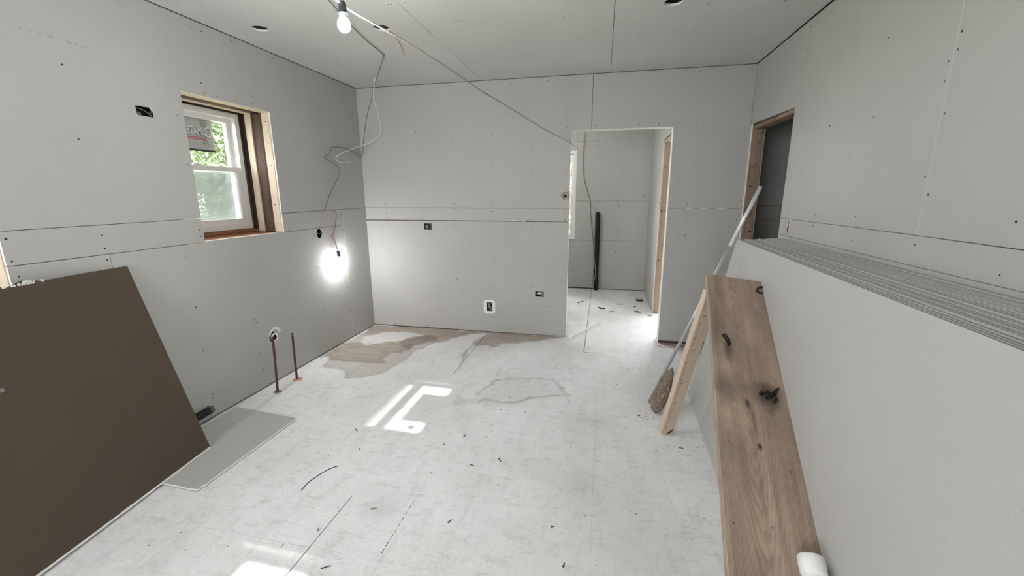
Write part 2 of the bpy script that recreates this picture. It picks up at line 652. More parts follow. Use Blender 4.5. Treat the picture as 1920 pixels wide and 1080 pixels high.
def stain_rgb(x, y):
    w = fbm(x, y, 5.0, 3) * 0.10
    w2 = fbm(x, y, 5.0, 23) * 0.10
    xx, yy = x + w, y + w2
    ss = lambda d, e: np.clip(d / e + 0.5, 0, 1)
    sd_out = poly_sd(xx, yy, S_OUT)
    out = ss(sd_out, 0.02)
    tan = ss(poly_sd(xx, yy, S_TAN), 0.02)
    whi = ss(poly_sd(xx, yy, S_WHITE), 0.02)
    r = out * 0.50 + tan * 0.38
    far = np.clip((y - 3.55) / 0.5, 0, 1) * out
    r = np.maximum(r, far * 0.86)
    r = r * (1 - whi * 0.72)
    sd_br = poly_sd(xx, yy, S_BR)
    r = np.maximum(r, ss(sd_br, 0.05) * 0.78)
    r = np.maximum(r, ss(poly_sd(xx, yy, S_FAR), 0.03) * 0.6)
    # faint scuffs of bare wood further out
    r = np.maximum(r, np.clip(fbm(x, y, 2.0, 41) * 1.6 - 0.35, 0, 1) * 0.30 * np.clip((y - 3.2), 0, 1))
    g = ss(poly_sd(xx, yy, S_PURP), 0.05) * 0.62
    edge = np.exp(-(sd_out / 0.016) ** 2) * 0.34 * (y < 4.1)
    sd_t = poly_sd(xx, yy, S_TAN)
    edge = np.maximum(edge, np.exp(-((sd_t - 0.01) / 0.018) ** 2) * 0.22)
    sd_r = poly_sd(xx, yy, S_RING)
    brk = 0.35 + 0.65 * np.clip(fbm(x, y, 6, 9) * 2 + 0.5, 0, 1)
    edge = np.maximum(edge, np.exp(-(sd_r / 0.022) ** 2) * 0.52 * brk)
    edge = np.maximum(edge, ss(sd_r, 0.05) * 0.07)
    edge = np.maximum(edge, np.clip(fbm(x + 3, y, 8, 13) * 2.4 - 0.45, 0, 1) * 0.45 * np.exp(-((x + 0.93) / 0.22) ** 2 - ((y - 2.80) / 0.22) ** 2))
    edge = np.maximum(edge, np.exp(-(sd_br / 0.02) ** 2) * 0.3 * (y < 4.2))
    edge = np.maximum(edge, ss(poly_sd(xx, yy, S_CRACK), 0.02) * 0.55)
    # grey smudge by the middle seam, pale scrapes live in the material
    edge = np.maximum(edge, np.exp(-((x + 0.06) / 0.10) ** 2 - ((y - 2.0) / 0.20) ** 2) * 0.13 * brk)
    edge = np.maximum(edge, np.exp(-((x + 0.0) / 0.10) ** 2 - ((y - 2.62) / 0.06) ** 2) * 0.13 * brk)
    edge = np.maximum(edge, np.exp(-((x + 1.02) / 0.10) ** 2 - ((y - 1.62) / 0.08) ** 2) * 0.16 * brk)
    # the same soiling along every wall foot, where dust was not swept
    return np.stack([r, g, edge], -1)


def floor_sheet(x0, x1, y0, y1, step, parent, hole=None):
    xs = np.linspace(x0, x1, max(2, int((x1 - x0) / step) + 1))
    ys = np.linspace(y0, y1, max(2, int((y1 - y0) / step) + 1))
    if hole:
        xs = np.unique(np.concatenate([xs, hole[:2]]))
        ys = np.unique(np.concatenate([ys, hole[2:]]))
    nx, ny = len(xs), len(ys)
    X, Y = np.meshgrid(xs, ys, indexing='ij')
    Z = np.zeros_like(X)
    v = np.stack([X, Y, Z], -1).reshape(-1, 3)
    idx = np.arange(nx * ny).reshape(nx, ny)
    q = np.stack([idx[:-1, :-1], idx[1:, :-1], idx[1:, 1:], idx[:-1, 1:]], -1)
    if hole:
        cx, cy = (xs[:-1] + xs[1:]) / 2, (ys[:-1] + ys[1:]) / 2
        CX, CY = np.meshgrid(cx, cy, indexing='ij')
        keep = ~((CX > hole[0]) & (CX < hole[1]) & (CY > hole[2]) & (CY < hole[3]))
        q = q[keep]
    q = q.reshape(-1, 4)
    border = np.concatenate([idx[:, 0], idx[-1, 1:], idx[-2::-1, -1], idx[0, -2:0:-1]])
    nb = len(border)
    base = len(v)
    vb = v[border].copy()
    vb[:, 2] = -0.018
    sk = np.stack([border, base + np.arange(nb), base + np.roll(np.arange(nb), -1), np.roll(border, -1)], -1)
    v = np.concatenate([v, vb])
    q = np.concatenate([q, sk])
    me = bpy.data.meshes.new('subfloor_sheet')
    me.vertices.add(len(v))
    me.vertices.foreach_set('co', v.astype(np.float32).ravel())
    me.loops.add(len(q) * 4)
    me.loops.foreach_set('vertex_index', q.astype(np.int32).ravel())
    me.polygons.add(len(q))
    me.polygons.foreach_set('loop_start', np.arange(0, len(q) * 4, 4, dtype=np.int32))
    me.update(calc_edges=True)
    me.shade_flat()
    col = me.color_attributes.new('stain', 'FLOAT_COLOR', 'POINT')
    c = np.ones((len(v), 4), np.float32)
    c[:, :3] = stain_rgb(v[:, 0], v[:, 1])
    col.data.foreach_set('color', c.ravel())
    return link('subfloor_sheet', me, parent, [M_FLOOR])


mb = MB()
mb.box(-3.05, 3.2, YR - 0.2, YB + 0.3, -0.12, -0.019)
floor = mb.build('floor', M_FSLAB)
tag(floor, kind='structure')
G = 0.0
for x0, x1, y0, y1, st in (
        (XL - 0.02, -1.195 - 0.0025, 1.33 + G, YF + 0.0, 0.012), (-1.195 + 0.0025, 0.008 - G, 1.33 + G, 3.895 - G, 0.012),
        (-1.195 + 0.0025, -0.125 - 0.003, 3.895 + G, YB + 0.1, 0.02), (-0.125 + 0.003, XR + 0.02, 3.91, YB + 0.1, 0.02),
        (0.008 + G, XR + 0.02, 1.2, 3.91, 0.015),
        (XL - 0.02, -1.195 - 0.003, YR, 1.33 - G, 0.03), (-1.195 + 0.003, 0.008 - G, YR, 1.33 - G, 0.03),
        (0.008 + G, XR + 0.02, YR, 1.2 - G, 0.03), (XR + 0.022, 3.1, 2.5, 5.6, 0.2),
        (XL - 0.02, -1.195 - 0.0025, YF + 0.006, YB + 0.1, 0.1)):
    floor_sheet(x0, x1, y0, y1, st, floor, (0.515, 0.615, 6.02, 6.17) if x0 > -0.2 and y1 > 6 and x1 < 2 else None)
# compound filled into the long seam where it does not show
mb = MB()
mb.box(-1.1976, -1.1924, 1.66, 3.17, -0.018, 0.0)
mb.build('seam_filler', M_FLOOR, floor)
rs_ = random.Random(5)


def seam_line(axis, w, a0, a1, keep=0.7, half=0.0009):
    """dusty closed joint between two sheets, broken where it is smeared over"""
    mb = MB()
    a = a0
    while a < a1:
        l_ = rs_.uniform(0.03, 0.12)
        if rs_.random() < keep:
            h_ = half * rs_.uniform(0.6, 1.2)
            b_ = min(a + l_, a1)
            if axis == 'y':
                mb.box(w - h_, w + h_, a, b_, -0.004, 0.00025)
            else:
                mb.box(a, b_, w - h_, w + h_, -0.004, 0.00025)
        a += l_
    o = mb.build('dusty_joint', M_FILL, floor)
    o['kind'] = 'stuff'


seam_line('y', 0.008, 1.25, 3.25, 0.75)
seam_line('x', 1.33, -2.35, -1.22, 0.75)
seam_line('x', 1.33, -1.16, -0.3, 0.6)
seam_line('x', 3.90, -0.62, 1.2, 0.85)
# short cut line beside the long seam: a let-in patch strip edge
mb = MB()
for k in range(9):
    a, b = 1.362 + k * 0.038, 1.362 + k * 0.038 + random.uniform(0.026, 0.038)
    mb.box(-0.8712 + random.uniform(-.001, .001), -0.8688, a, b, -0.004, 0.0004)
o = mb.build('saw_cut', M_FSLAB, floor)

# ------------------------------------------------------------------ walls
WIN = (2.313, 3.040, 1.203, 2.130)       # y0 y1 z0 z1 of the window hole in the left wall
WIN2 = (0.610, 1.340, 0.900, 2.130)

wall_left = plate('wall_left', 'x', XL - TB, XL - 0.41, rect(YR - 0.1, YB + 0.2, -0.1, H + 0.05),
                  [rect(WIN[0] - 0.10, WIN[1] + 0.035, WIN[2] - 0.035, WIN[3] + 0.03), rect(WIN2[0] - 0.035, WIN2[1] + 0.035, WIN2[2] - 0.035, WIN2[3] + 0.03),
                   rect(2.018, 2.128, 1.935, 2.006), rect(3.437, 3.544, 1.093, 1.199), circle(2.785, 0.376, 0.052, 16)], [M_CAV, M_CAV])
tag(wall_left, kind='structure')
D = [M_DRY, M_GYP]


def sheet(parent, axis, plane, sgn, outer, holes=(), mats=None, amp=0.0):
    if amp:
        outer = rough(outer, amp)
    return plate('drywall_sheet', axis, plane, plane - sgn * (TB - 0.0003), outer, holes, mats or D, parent)


e = 0.0016
J1, J2 = 1.198, 1.354
box1_hole = rough([(2.026, 1.995), (2.026, 1.955), (2.034, 1.944), (2.122, 1.944), (2.121, 1.985), (2.112, 1.997)], 0.0015, 0.015)
box2_hole = rough(circle(3.490, 1.146, 0.047, 14, 0.044), 0.001, 0.02)
pipe_hole = circle(2.785, 0.376, 0.044, 18, 0.048, 0.05)
sheet(wall_left, 'x', XL, 1, [(0.1, J2 + e), (0.61, J2 + e), (0.61, 2.13), (1.34, 2.13), (1.34, J2 + e), (2.313, J2 + e), (2.313, 2.13), (2.512, 2.13), (2.512, H - 0.004), (0.1, H - 0.004)], [box1_hole])
sheet(wall_left, 'x', XL, 1, [(2.514, 2.13), (3.04, 2.13), (3.04, J2 + e), (YF, J2 + e), (YF, H - 0.004), (2.514, H - 0.004)], amp=0.0006)
sheet(wall_left, 'x', XL, 1, rect(1.34, 2.313, J1 + 0.003, J2 - e))
sheet(wall_left, 'x', XL, 1, rect(3.04, 3.866, J1 + 0.003, J2 - 0.003))
sheet(wall_left, 'x', XL, 1, rect(3.869, YF, 0.012, J2 - 0.002), amp=0.0008)
sheet(wall_left, 'x', XL, 1, [(1.749, 0.012), (3.866, 0.012), (3.866, J1 - 0.001), (3.04, J1 - 0.001), (3.04, 1.203), (2.313, 1.203), (2.313, J1 - 0.001), (1.749, J1 - 0.001)], [box2_hole, pipe_hole])
sheet(wall_left, 'x', XL, 1, [(-0.35, 0.012), (1.746, 0.012), (1.746, J1 - 0.001), (1.34, J1 - 0.001), (1.34, 0.9), (0.61, 0.9), (0.61, J1 - 0.001), (-0.35, J1 - 0.001)])
sheet(wall_left, 'x', XL, 1, rect(YR, 0.097, J2 + e, H - 0.004))
sheet(wall_left, 'x', XL, 1, rect(YR, 0.607, J1 + 0.001, J2 - e))
sheet(wall_left, 'x', XL, 1, rect(YR, -0.353, 0.012, J1 - 0.001))
screws(wall_left, 'x', XL, 1, [(1.72, 2.12), (1.72, 1.78), (2.46, 2.53), (2.53, 2.53), (2.76, 2.55), (3.14, 2.54), (2.47, 2.21), (2.48, 2.15), (2.57, 2.15), (2.27, 1.98), (2.28, 1.69), (2.88, 2.16), (3.09, 2.15), (3.06, 2.01), (3.06, 1.76), (3.41, 2.11), (3.82, 2.18), (3.4, 1.71), (1.36, 1.32), (1.36, 1.22), (1.37, 1.15), (1.73, 1.30), (1.73, 1.23), (1.73, 1.17), (2.16, 1.12), (2.17, 0.79), (2.17, 0.49), (2.17, 0.30), (2.18, 0.17), (2.18, 0.14), (2.29, 1.28), (2.29, 1.24), (2.38, 1.18), (3.82, 1.82), (3.41, 1.31), (3.41, 1.23), (3.41, 1.14), (3.41, 0.84), (3.43, 0.43), (3.07, 0.33), (4.29, 2.11), (4.295, 1.75), (3.42, 1.40), (2.62, 0.57), (2.63, 0.545), (2.62, 0.30), (2.63, 0.16), (3.02, 0.46), (3.03, 0.20), (3.05, 0.10), (3.84, 1.30), (3.845, 1.26), (3.845, 1.22), (3.85, 1.15), (3.85, 1.0), (3.85, 0.8), (3.85, 0.55), (3.85, 0.3), (3.88, 0.28), (3.85, 0.1)])
stamps(wall_left, 'x', XL, 1, [(1.36, 2.24, 1.86, 2.23), (2.73, 2.21, 2.95, 2.215), (2.30, 0.94, 2.52, 0.945), (3.06, 0.68, 3.3, 0.68)])

# far wall with the doorway
DX0, DX1, DZ = -0.335, 0.606, 2.09
wall_back = plate('wall_back', 'y', YF + TB, YF + TB + 0.089, [(XL - 0.1, -0.1), (DX0 + 0.001, -0.1), (DX0 + 0.001, DZ), (DX1 - 0.001, DZ), (DX1 - 0.001, -0.1), (XR + 0.13, -0.1), (XR + 0.13, H + 0.05), (XL - 0.1, H + 0.05)],
                  [rect(-1.891, -1.79, 1.118, 1.194), rect(-0.672, -0.57, 0.426, 0.492), rect(-1.204, -1.136, 0.24, 0.348), circle(-0.372, 1.474, 0.02, 10)], [M_CAV, M_GYP])
tag(wall_back, kind='structure')
hm = rough(rect(-1.886, -1.795, 1.122, 1.190), 0.0012, 0.02)
hl = rough(rect(-0.667, -0.575, 0.430, 0.488), 0.0012, 0.02)
ho = rect(-1.202, -1.138, 0.242, 0.346)
hk = circle(-0.372, 1.474, 0.016, 10)
kx = DX0
sheet(wall_back, 'y', YF, -1, [(XL + 0.001, 1.360), (kx, 1.352), (kx, DZ), (-0.137, DZ), (-0.137, H - 0.004), (XL + 0.001, H - 0.004)], [hk])
sheet(wall_back, 'y', YF, -1, [(XL + 0.001, 1.226), (-1.3, 1.224), (-0.78, 1.222), (-0.775, 1.229), (-0.72, 1.229), (-0.715, 1.222), (kx, 1.221), (kx, 1.349), (XL + 0.001, 1.357)])
sheet(wall_back, 'y', YF, -1, rough([(XL + 0.001, 0.014), (-1.6, 0.012), (kx, 0.006), (kx, 1.215), (-1.7, 1.217), (XL + 0.001, 1.216)], 0.0007, 0.05), [hm, hl, ho])
sheet(wall_back, 'y', YF, -1, [(-0.133, DZ), (DX1, DZ), (DX1, 1.357), (XR, 1.357), (XR, H - 0.004), (-0.133, H - 0.004)])
sheet(wall_back, 'y', YF, -1, rough([(DX1, 0.03), (XR, 0.035), (XR, 1.353), (DX1, 1.353)], 0.0008, 0.05))
# drywall on the other face
plate('drywall_sheet', 'y', YF + TB + 0.0895, YF + 2 * TB + 0.0895, [(XL - 0.1, 0.01), (DX0, 0.01), (DX0, DZ), (DX1, DZ), (DX1, 0.01), (XB, 0.01), (XB, H), (XL - 0.1, H)], [], D, wall_back)
mb = MB()
for (x, z, l) in ((-0.90, 1.2255, 0.03), (-0.79, 1.222, 0.025), (-0.86, 1.2245, 0.02), (0.80, 1.355, 0.03), (0.93, 1.355, 0.04), (1.08, 1.355, 0.05)):
    mb.add([(x - l, YF - 0.001, z - .003), (x + l, YF - 0.003, z - .002), (x + l * .6, YF - 0.004, z + .004), (x - l * .5, YF - 0.002, z + .005)], [(0, 1, 2, 3)])
o = mb.build('torn_paper_and_light_bits', M_PAPERW, wall_back)  # torn paper; lower-joint bits also stand for light coming through
o['kind'] = 'stuff'
screws(wall_back, 'y', YF, -1, [(-1.93, 2.13), (-2.32, 2.04), (-1.92, 1.96), (-1.54, 2.02), (-1.12, 2.07), (-1.92, 1.72), (-1.54, 1.76), (-1.11, 1.78), (-0.71, 1.94), (-0.71, 1.72), (-0.37, 1.91), (-0.37, 1.71), (-2.32, 1.40), (-1.91, 1.41), (-1.53, 1.40), (-1.12, 1.40), (-0.71, 1.40), (-2.32, 1.30), (-1.91, 1.32), (-1.53, 1.345), (-1.13, 1.32), (-2.32, 1.25), (-1.91, 1.24), (-1.54, 1.24), (-1.12, 1.24), (-0.71, 1.24), (-0.71, 1.335), (-0.37, 1.335), (-0.37, 1.24), (-2.32, 1.18), (-1.92, 1.16), (-1.54, 1.17), (-1.11, 1.17), (-0.70, 1.17), (-0.38, 1.17), (-2.32, 0.87), (-2.32, 0.90), (-1.92, 0.83), (-1.54, 0.84), (-1.11, 0.83), (-0.70, 0.83), (-0.37, 0.88), (-2.32, 0.40), (-1.93, 0.39), (-1.53, 0.59), (-1.11, 0.52), (-0.71, 0.54), (-0.71, 0.32), (-0.36, 0.31), (-0.38, 0.61), (-2.31, 0.03), (-1.91, 0.03), (-1.1, 0.07), (-0.71, 0.05), (-0.35, 0.06), (-2.26, 2.55), (-1.87, 2.55), (-1.54, 2.55), (-0.92, 2.53), (-0.56, 2.54), (-0.72, 1.94), (-0.37, 2.12), (0.79, 2.54), (1.21, 2.54), (1.235, 2.22), (1.23, 1.96), (1.23, 1.70), (1.23, 1.42), (0.80, 2.09), (0.80, 1.77), (0.78, 1.40), (0.78, 1.26), (0.78, 1.10), (1.22, 1.25), (-0.17, 2.14), (-0.10, 2.12), (0.30, 2.12), (0.47, 2.12), (0.63, 1.70), (0.63, 1.41), (0.63, 1.26), (0.63, 0.96), (0.78, 0.78), (0.63, 0.69), (0.78, 0.46), (0.63, 0.22), (0.78, 0.28), (0.79, 0.62), (0.9, 0.95)])
stamps(wall_back, 'y', YF, -1, [(-2.26, 2.27, -1.98, 2.28), (-0.98, 2.27, -0.74, 2.28), (-1.80, 0.36, -1.58, 0.355), (-0.64, 0.325, -0.40, 0.32), (0.63, 1.67, 0.85, 1.67)])

# right wall with a doorway at the far corner
RY0, RY1, RZ = 3.40, 4.285, 2.066
hr = rough([(3.255, 1.219), (3.285, 1.219), (3.293, 1.235), (3.293, 1.29), (3.283, 1.306), (3.252, 1.306), (3.243, 1.29), (3.243, 1.235)], 0.001, 0.02)
wall_right = plate('wall_right', 'x', XR + TB, XR + TB + 0.089, [(YR - 0.1, -0.1), (RY0, -0.1), (RY0, RZ), (RY1, RZ), (RY1, -0.1), (YF + 0.09, -0.1), (YF + 0.09, H + 0.05), (YR - 0.1, H + 0.05)],
                   [rect(3.236, 3.30, 1.213, 1.311)], [M_CAV, M_JAMB])
tag(wall_right, kind='structure')
sheet(wall_right, 'x', XR, -1, [(2.023, 1.330), (RY0, 1.322), (RY0, RZ - 0.0), (4.300, RZ + 0.022), (4.309, H - 0.006), (2.023, H - 0.010)], amp=0.0005)
sheet(wall_right, 'x', XR, -1, rough([(4.287, 0.012), (YF, 0.012), (YF, RZ + 0.02), (4.289, RZ + 0.02)], 0.001, 0.04))
sheet(wall_right, 'x', XR, -1, [(-0.4, 1.330), (2.018, 1.330), (2.018, H - 0.010), (-0.4, H - 0.012)], amp=0.0006)
sheet(wall_right, 'x', XR, -1, [(1.0, 1.206), (RY0, 1.206), (RY0, 1.319), (2.02, 1.3268), (1.0, 1.325)], [hr])
sheet(wall_right, 'x', XR, -1, rect(0.96, RY0, 0.012, 1.203))
sheet(wall_right, 'x', XR, -1, rect(YR, 0.997, 1.206, 1.326))
sheet(wall_right, 'x', XR, -1, rect(YR, 0.957, 0.012, 1.203))
sheet(wall_right, 'x', XR, -1, rect(YR, -0.403, 1.330, H - 0.012))
plate('drywall_sheet', 'x', XR + TB + 0.0895, XR + 2 * TB + 0.0895, [(2.4, 0.01), (RY0, 0.01), (RY0, RZ), (RY1 - 0.006, RZ), (RY1 - 0.006, 0.01), (5.6, 0.01), (5.6, H), (2.4, H)], [], D, wall_right)
screws(wall_right, 'x', XR, -1, [(2.45, 2.19), (2.87, 2.20), (3.35, 2.35), (3.32, 2.39), (2.46, 1.85), (2.88, 1.87), (2.002, 2.07), (2.004, 2.01), (2.04, 1.98), (2.04, 1.91), (2.005, 1.79), (2.04, 1.56), (2.003, 1.49), (1.61, 1.41), (2.90, 1.37), (2.47, 1.38), (2.90, 1.30), (2.89, 1.23), (2.47, 1.26), (3.32, 2.53), (3.385, 1.37), (3.385, 1.30), (3.385, 1.235), (1.62, 1.24), (2.02, 1.29), (1.61, 1.9), (3.39, 1.6), (3.39, 1.85)])
stamps(wall_right, 'x', XR, -1, [(2.60, 1.68, 2.82, 1.675)])

# ceiling
HC = [circle(-2.276, 2.702, 0.052, 22), circle(-1.49, 2.872, 0.056, 22, None, 0.02), circle(0.353, 2.886, 0.052, 22)]
ceiling = plate('ceiling', 'z', H + TB, H + 0.16, rect(XL - 0.4, 3.2, YR - 0.1, YB + 0.2), [[(x + (a - x) * 1.25, y + (b - y) * 1.25) for a, b in h_] for h_, x, y in zip(HC, (-2.276, -1.49, 0.353), (2.702, 2.872, 2.886))], [M_ATTIC, M_ATTIC])
tag(ceiling, kind='structure')
c = 0.0014
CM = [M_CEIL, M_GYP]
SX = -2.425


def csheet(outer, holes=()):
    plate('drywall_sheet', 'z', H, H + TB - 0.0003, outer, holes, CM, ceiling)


csheet(rect(XL + 0.004, SX - c, 0.6, YF - 0.003))
csheet(rect(SX + c, -1.2055 - 0.0018, 0.75, YF - 0.003), HC[:2])
csheet(rect(-1.2055 + 0.0018, 0.021 - 0.0018, 0.4, YF - 0.003))
csheet(rect(0.021 + 0.0018, XR - 0.006, 0.9, 3.879), [HC[2]])
csheet(rect(0.021 + 0.0018, 0.778, 3.881, YF - 0.003))
csheet(rect(0.779, XR - 0.006, 3.881, YF - 0.003))
csheet(rect(XL + 0.004, SX - c, YR, 0.597))
csheet(rect(SX + c, -1.2073, YR, 0.747))
csheet(rect(-1.2037, 0.0192, YR, 0.397))
csheet(rect(0.0228, XR - 0.006, YR, 0.897))
csheet(rect(XL, XB, YF + 0.118, YB))
csheet(rect(XR + 0.118, 3.0, 2.5, 5.5))
screws(ceiling, 'z', H, -1, [(-1.27, 2.55), (-1.25, 2.55), (-1.16, 2.55), (-1.26, 2.96), (-1.15, 2.96), (-0.8, 2.96), (-0.59, 2.96), (-0.29, 2.95), (-0.36, 3.36), (-0.83, 3.38), (-1.17, 3.36), (-1.16, 3.79), (-0.88, 3.78), (-0.66, 3.78), (-0.38, 3.77), (-1.45, 2.97), (-1.93, 3.38), (-1.59, 3.37), (-1.28, 3.77), (-2.15, 3.36), (0.2, 2.96), (0.56, 2.96), (0.2, 3.36), (0.55, 3.37), (0.2, 3.78), (0.6, 3.78), (0.95, 3.4), (0.98, 3.0), (-2.40, 2.7), (-2.40, 3.1)], 0.004)
stamps(ceiling, 'z', H, -1, [(-1.06, 2.86, -0.86, 2.87), (0.08, 3.93, 0.5, 3.93), (-1.27, 3.35, -1.22, 3.37), (-1.5, 3.6, -1.38, 3.7), (-2.0, 2.75, -1.9, 2.86)])

mb = MB()
mb.box(XL - 0.45, 3.2, YR - 0.1, YB + 0.2, H + 0.16, H + 0.2)
mb.build('added_light_lid', M_ATTIC, ceiling)  # lid added above the ceiling to keep sky light out of its holes
for y_, z_ in ((2.073, 1.97), (3.49, 1.146), (2.785, 0.376)):
    mb = MB()
    mb.box(XL - 0.43, XL - 0.405, y_ - 0.1, y_ + 0.1, z_ - 0.1, z_ + 0.1)
    mb.build('light_stop_plate', M_CAV, wall_left)  # plate added behind each wall hole to stop outside light leaking in

# rear wall behind the camera, with a wide glazed opening added for daylight
wall_front = plate('wall_front', 'y', YR, YR - 0.14, rect(XL - 0.4, XR + 0.2, -0.1, H + 0.05), [rect(-2.42, -0.6, 0.75, 2.25)], [M_DRY, M_STUD])
tag(wall_front, kind='structure')
# small room beyond the doorway
BW = (-1.30, -0.414, 0.787, 2.125)
wall_annex_back = plate('wall_annex_back', 'y', YB + TB, YB + 0.16, rect(XL - 0.4, XB + 0.2, -0.1, H + 0.05), [rect(BW[0], BW[1], BW[2], BW[3])], [M_CAV, M_STUD])
tag(wall_annex_back, kind='structure')
sheet(wall_annex_back, 'y', YB, -1, [(-0.414, 1.381), (XB, 1.379), (XB, H), (-0.108, H), (-0.108, 2.247), (-0.414, 2.245)], amp=0.001)
sheet(wall_annex_back, 'y', YB, -1, rect(-0.414, -0.111, 2.249, H), amp=0.001)
sheet(wall_annex_back, 'y', YB, -1, rect(-0.414, XB, 0.778, 1.3765), amp=0.0015)
sheet(wall_annex_back, 'y', YB, -1, rect(XL, -0.03, 0.02, 0.774))
sheet(wall_annex_back, 'y', YB, -1, rect(-0.028, XB, 0.012, 0.774))
sheet(wall_annex_back, 'y', YB, -1, rect(XL, -1.30, 0.778, H))
sheet(wall_annex_back, 'y', YB, -1, rect(-1.298, -0.416, 2.127, H))
screws(wall_annex_back, 'y', YB, -1, [(-0.11, 1.34), (-0.11, 1.27), (-0.11, 1.23), (0.24, 1.33), (0.24, 1.29), (0.23, 1.05), (0.23, 0.93), (0.23, 0.85), (0.28, 1.77), (-0.10, 1.75), (0.60, 1.9), (0.6, 1.45), (-0.12, 2.18), (0.22, 0.6), (0.22, 0.3)], 0.006)
stamps(wall_annex_back, 'y', YB, -1, [(0.1, 2.3, 0.4, 2.3), (0.05, 1.0, 0.2, 1.0), (0.12, 0.5, 0.3, 0.5)])
wall_annex_right = plate('wall_annex_right', 'x', XB + TB, XB + TB + 0.089, [(YF + 0.118, -0.1), (4.63, -0.1), (4.63, 2.10), (5.47, 2.10), (5.47, -0.1), (YB + 0.1, -0.1), (YB + 0.1, H + 0.05), (YF + 0.118, H + 0.05)], [], [M_CAV, M_STUD])
tag(wall_annex_right, kind='structure')
sheet(wall_annex_right, 'x', XB, -1, [(YF + 0.118, 0.012), (4.63, 0.012), (4.63, 2.11), (5.468, 2.11), (5.468, 1.381), (YB, 1.379), (YB, H), (YF + 0.118, H)])
sheet(wall_annex_right, 'x', XB, -1, rect(5.468, YB, 0.012, 1.3765))
plate('drywall_sheet', 'x', XB + TB + 0.0895, XB + 0.1149, [(YF + 0.118, 0.012), (4.63, 0.012), (4.63, 2.11), (5.468, 2.11), (5.468, 0.012), (YB, 0.012), (YB, H), (YF + 0.118, H)], [], D, wall_annex_right)
# dark storeroom behind the right-hand doorway
mb = MB()
mb.box(XR + 0.12, 3.1, 5.2, 5.3, 0, H)
w_ = mb.build('wall_storeroom_back', M_CAV)
tag(w_, kind='structure')
sheet(w_, 'y', 5.187, -1, rect(XR + 0.12, 3.0, 1.358, H))
sheet(w_, 'y', 5.187, -1, rect(XR + 0.12, 3.0, 1.2, 1.353))
sheet(w_, 'y', 5.187, -1, rect(XR + 0.12, 3.0, 0.01, 1.197))
mb = MB()
mb.box(3.0, 3.1, 2.4, 5.3, 0, H)
mb.box(XR + 0.12, 3.1, 2.3, 2.4, 0, H)
w_ = mb.build('wall_storeroom_right', M_DRY)
tag(w_, kind='structure')

# ------------------------------------------------------------------ lawn and trees outside
mb = MB()
mb.box(-40, -3.0, -12, 40, -0.9, -0.5)
mb.box(-3.0, 12, 7.2, 40, -0.9, -0.5)
o = mb.build('lawn', M_GRASS)
tag(o, kind='structure')


def tree(loc, h, rad, nleaf, label, seed, name='tree'):
    rs = np.random.RandomState(seed)
    t = empty(name, loc)
    tag(t, label, name, None)
    mb = MB()
    mb.tube(spline([(0, 0, 0), (0.1, 0.05, h * 0.3), (0, 0.1, h * 0.6), (0.1, 0, h * 0.85)], 4), 0.1, 8, radii=None)
    for k in range(5):
        a = rs.rand() * 6.28
        z = h * (0.3 + 0.1 * k)
        mb.tube([(0.05, 0.05, z), (math.cos(a) * rad * 0.4, math.sin(a) * rad * 0.4, z + 0.5), (math.cos(a) * rad * 0.8, math.sin(a) * rad * 0.8, z + 0.8)], 0.03, 5)
    mb.build('trunk', M_BARKT, t)
    # leaves fill a lumpy crown
    cl = rs.randn(26, 3) * np.array([rad * 0.45, rad * 0.45, h * 0.24]) + np.array([0, 0, h * 0.56])
    ci = rs.randint(0, len(cl), nleaf)
    p = cl[ci] + rs.randn(nleaf, 3) * rad * 0.20
    p[:, 2] = np.maximum(p[:, 2], 0.15)
    a = rs.randn(nleaf, 3)
    a /= np.linalg.norm(a, axis=1)[:, None]
    b = np.cross(a, rs.randn(nleaf, 3))
    b /= np.linalg.norm(b, axis=1)[:, None]
    s = (0.030 + 0.034 * rs.rand(nleaf))[:, None]
    v = np.stack([p - a * s, p + b * s * 0.45, p + a * s, p - b * s * 0.45], 1).reshape(-1, 3)
    me = bpy.data.meshes.new('leaves')
    me.from_pydata(v.tolist(), [], np.arange(nleaf * 4).reshape(-1, 4).tolist())
    o = link('leaves', me, t, [M_LEAF])
    o['kind'] = 'stuff'
    return t


tree((-7.4, 7.6, -0.5), 5.2, 1.9, 40000, 'leafy pale green tree outside, seen through the small window left of its sash rail centre', 1)
tree((-19.5, 18.0, -0.5), 6.5, 2.6, 30000, 'bushy pale tree further back behind the small window', 2)
tree((-11.2, 11.4, -0.5), 3.2, 1.2, 26000, 'low pale shrub outside, behind the right half of the small window', 4, 'shrub')
tree((-0.9, 11.5, -0.5), 6.0, 2.0, 16000, 'green tree outside the far room window beyond the doorway', 3)

# ------------------------------------------------------------------ windows


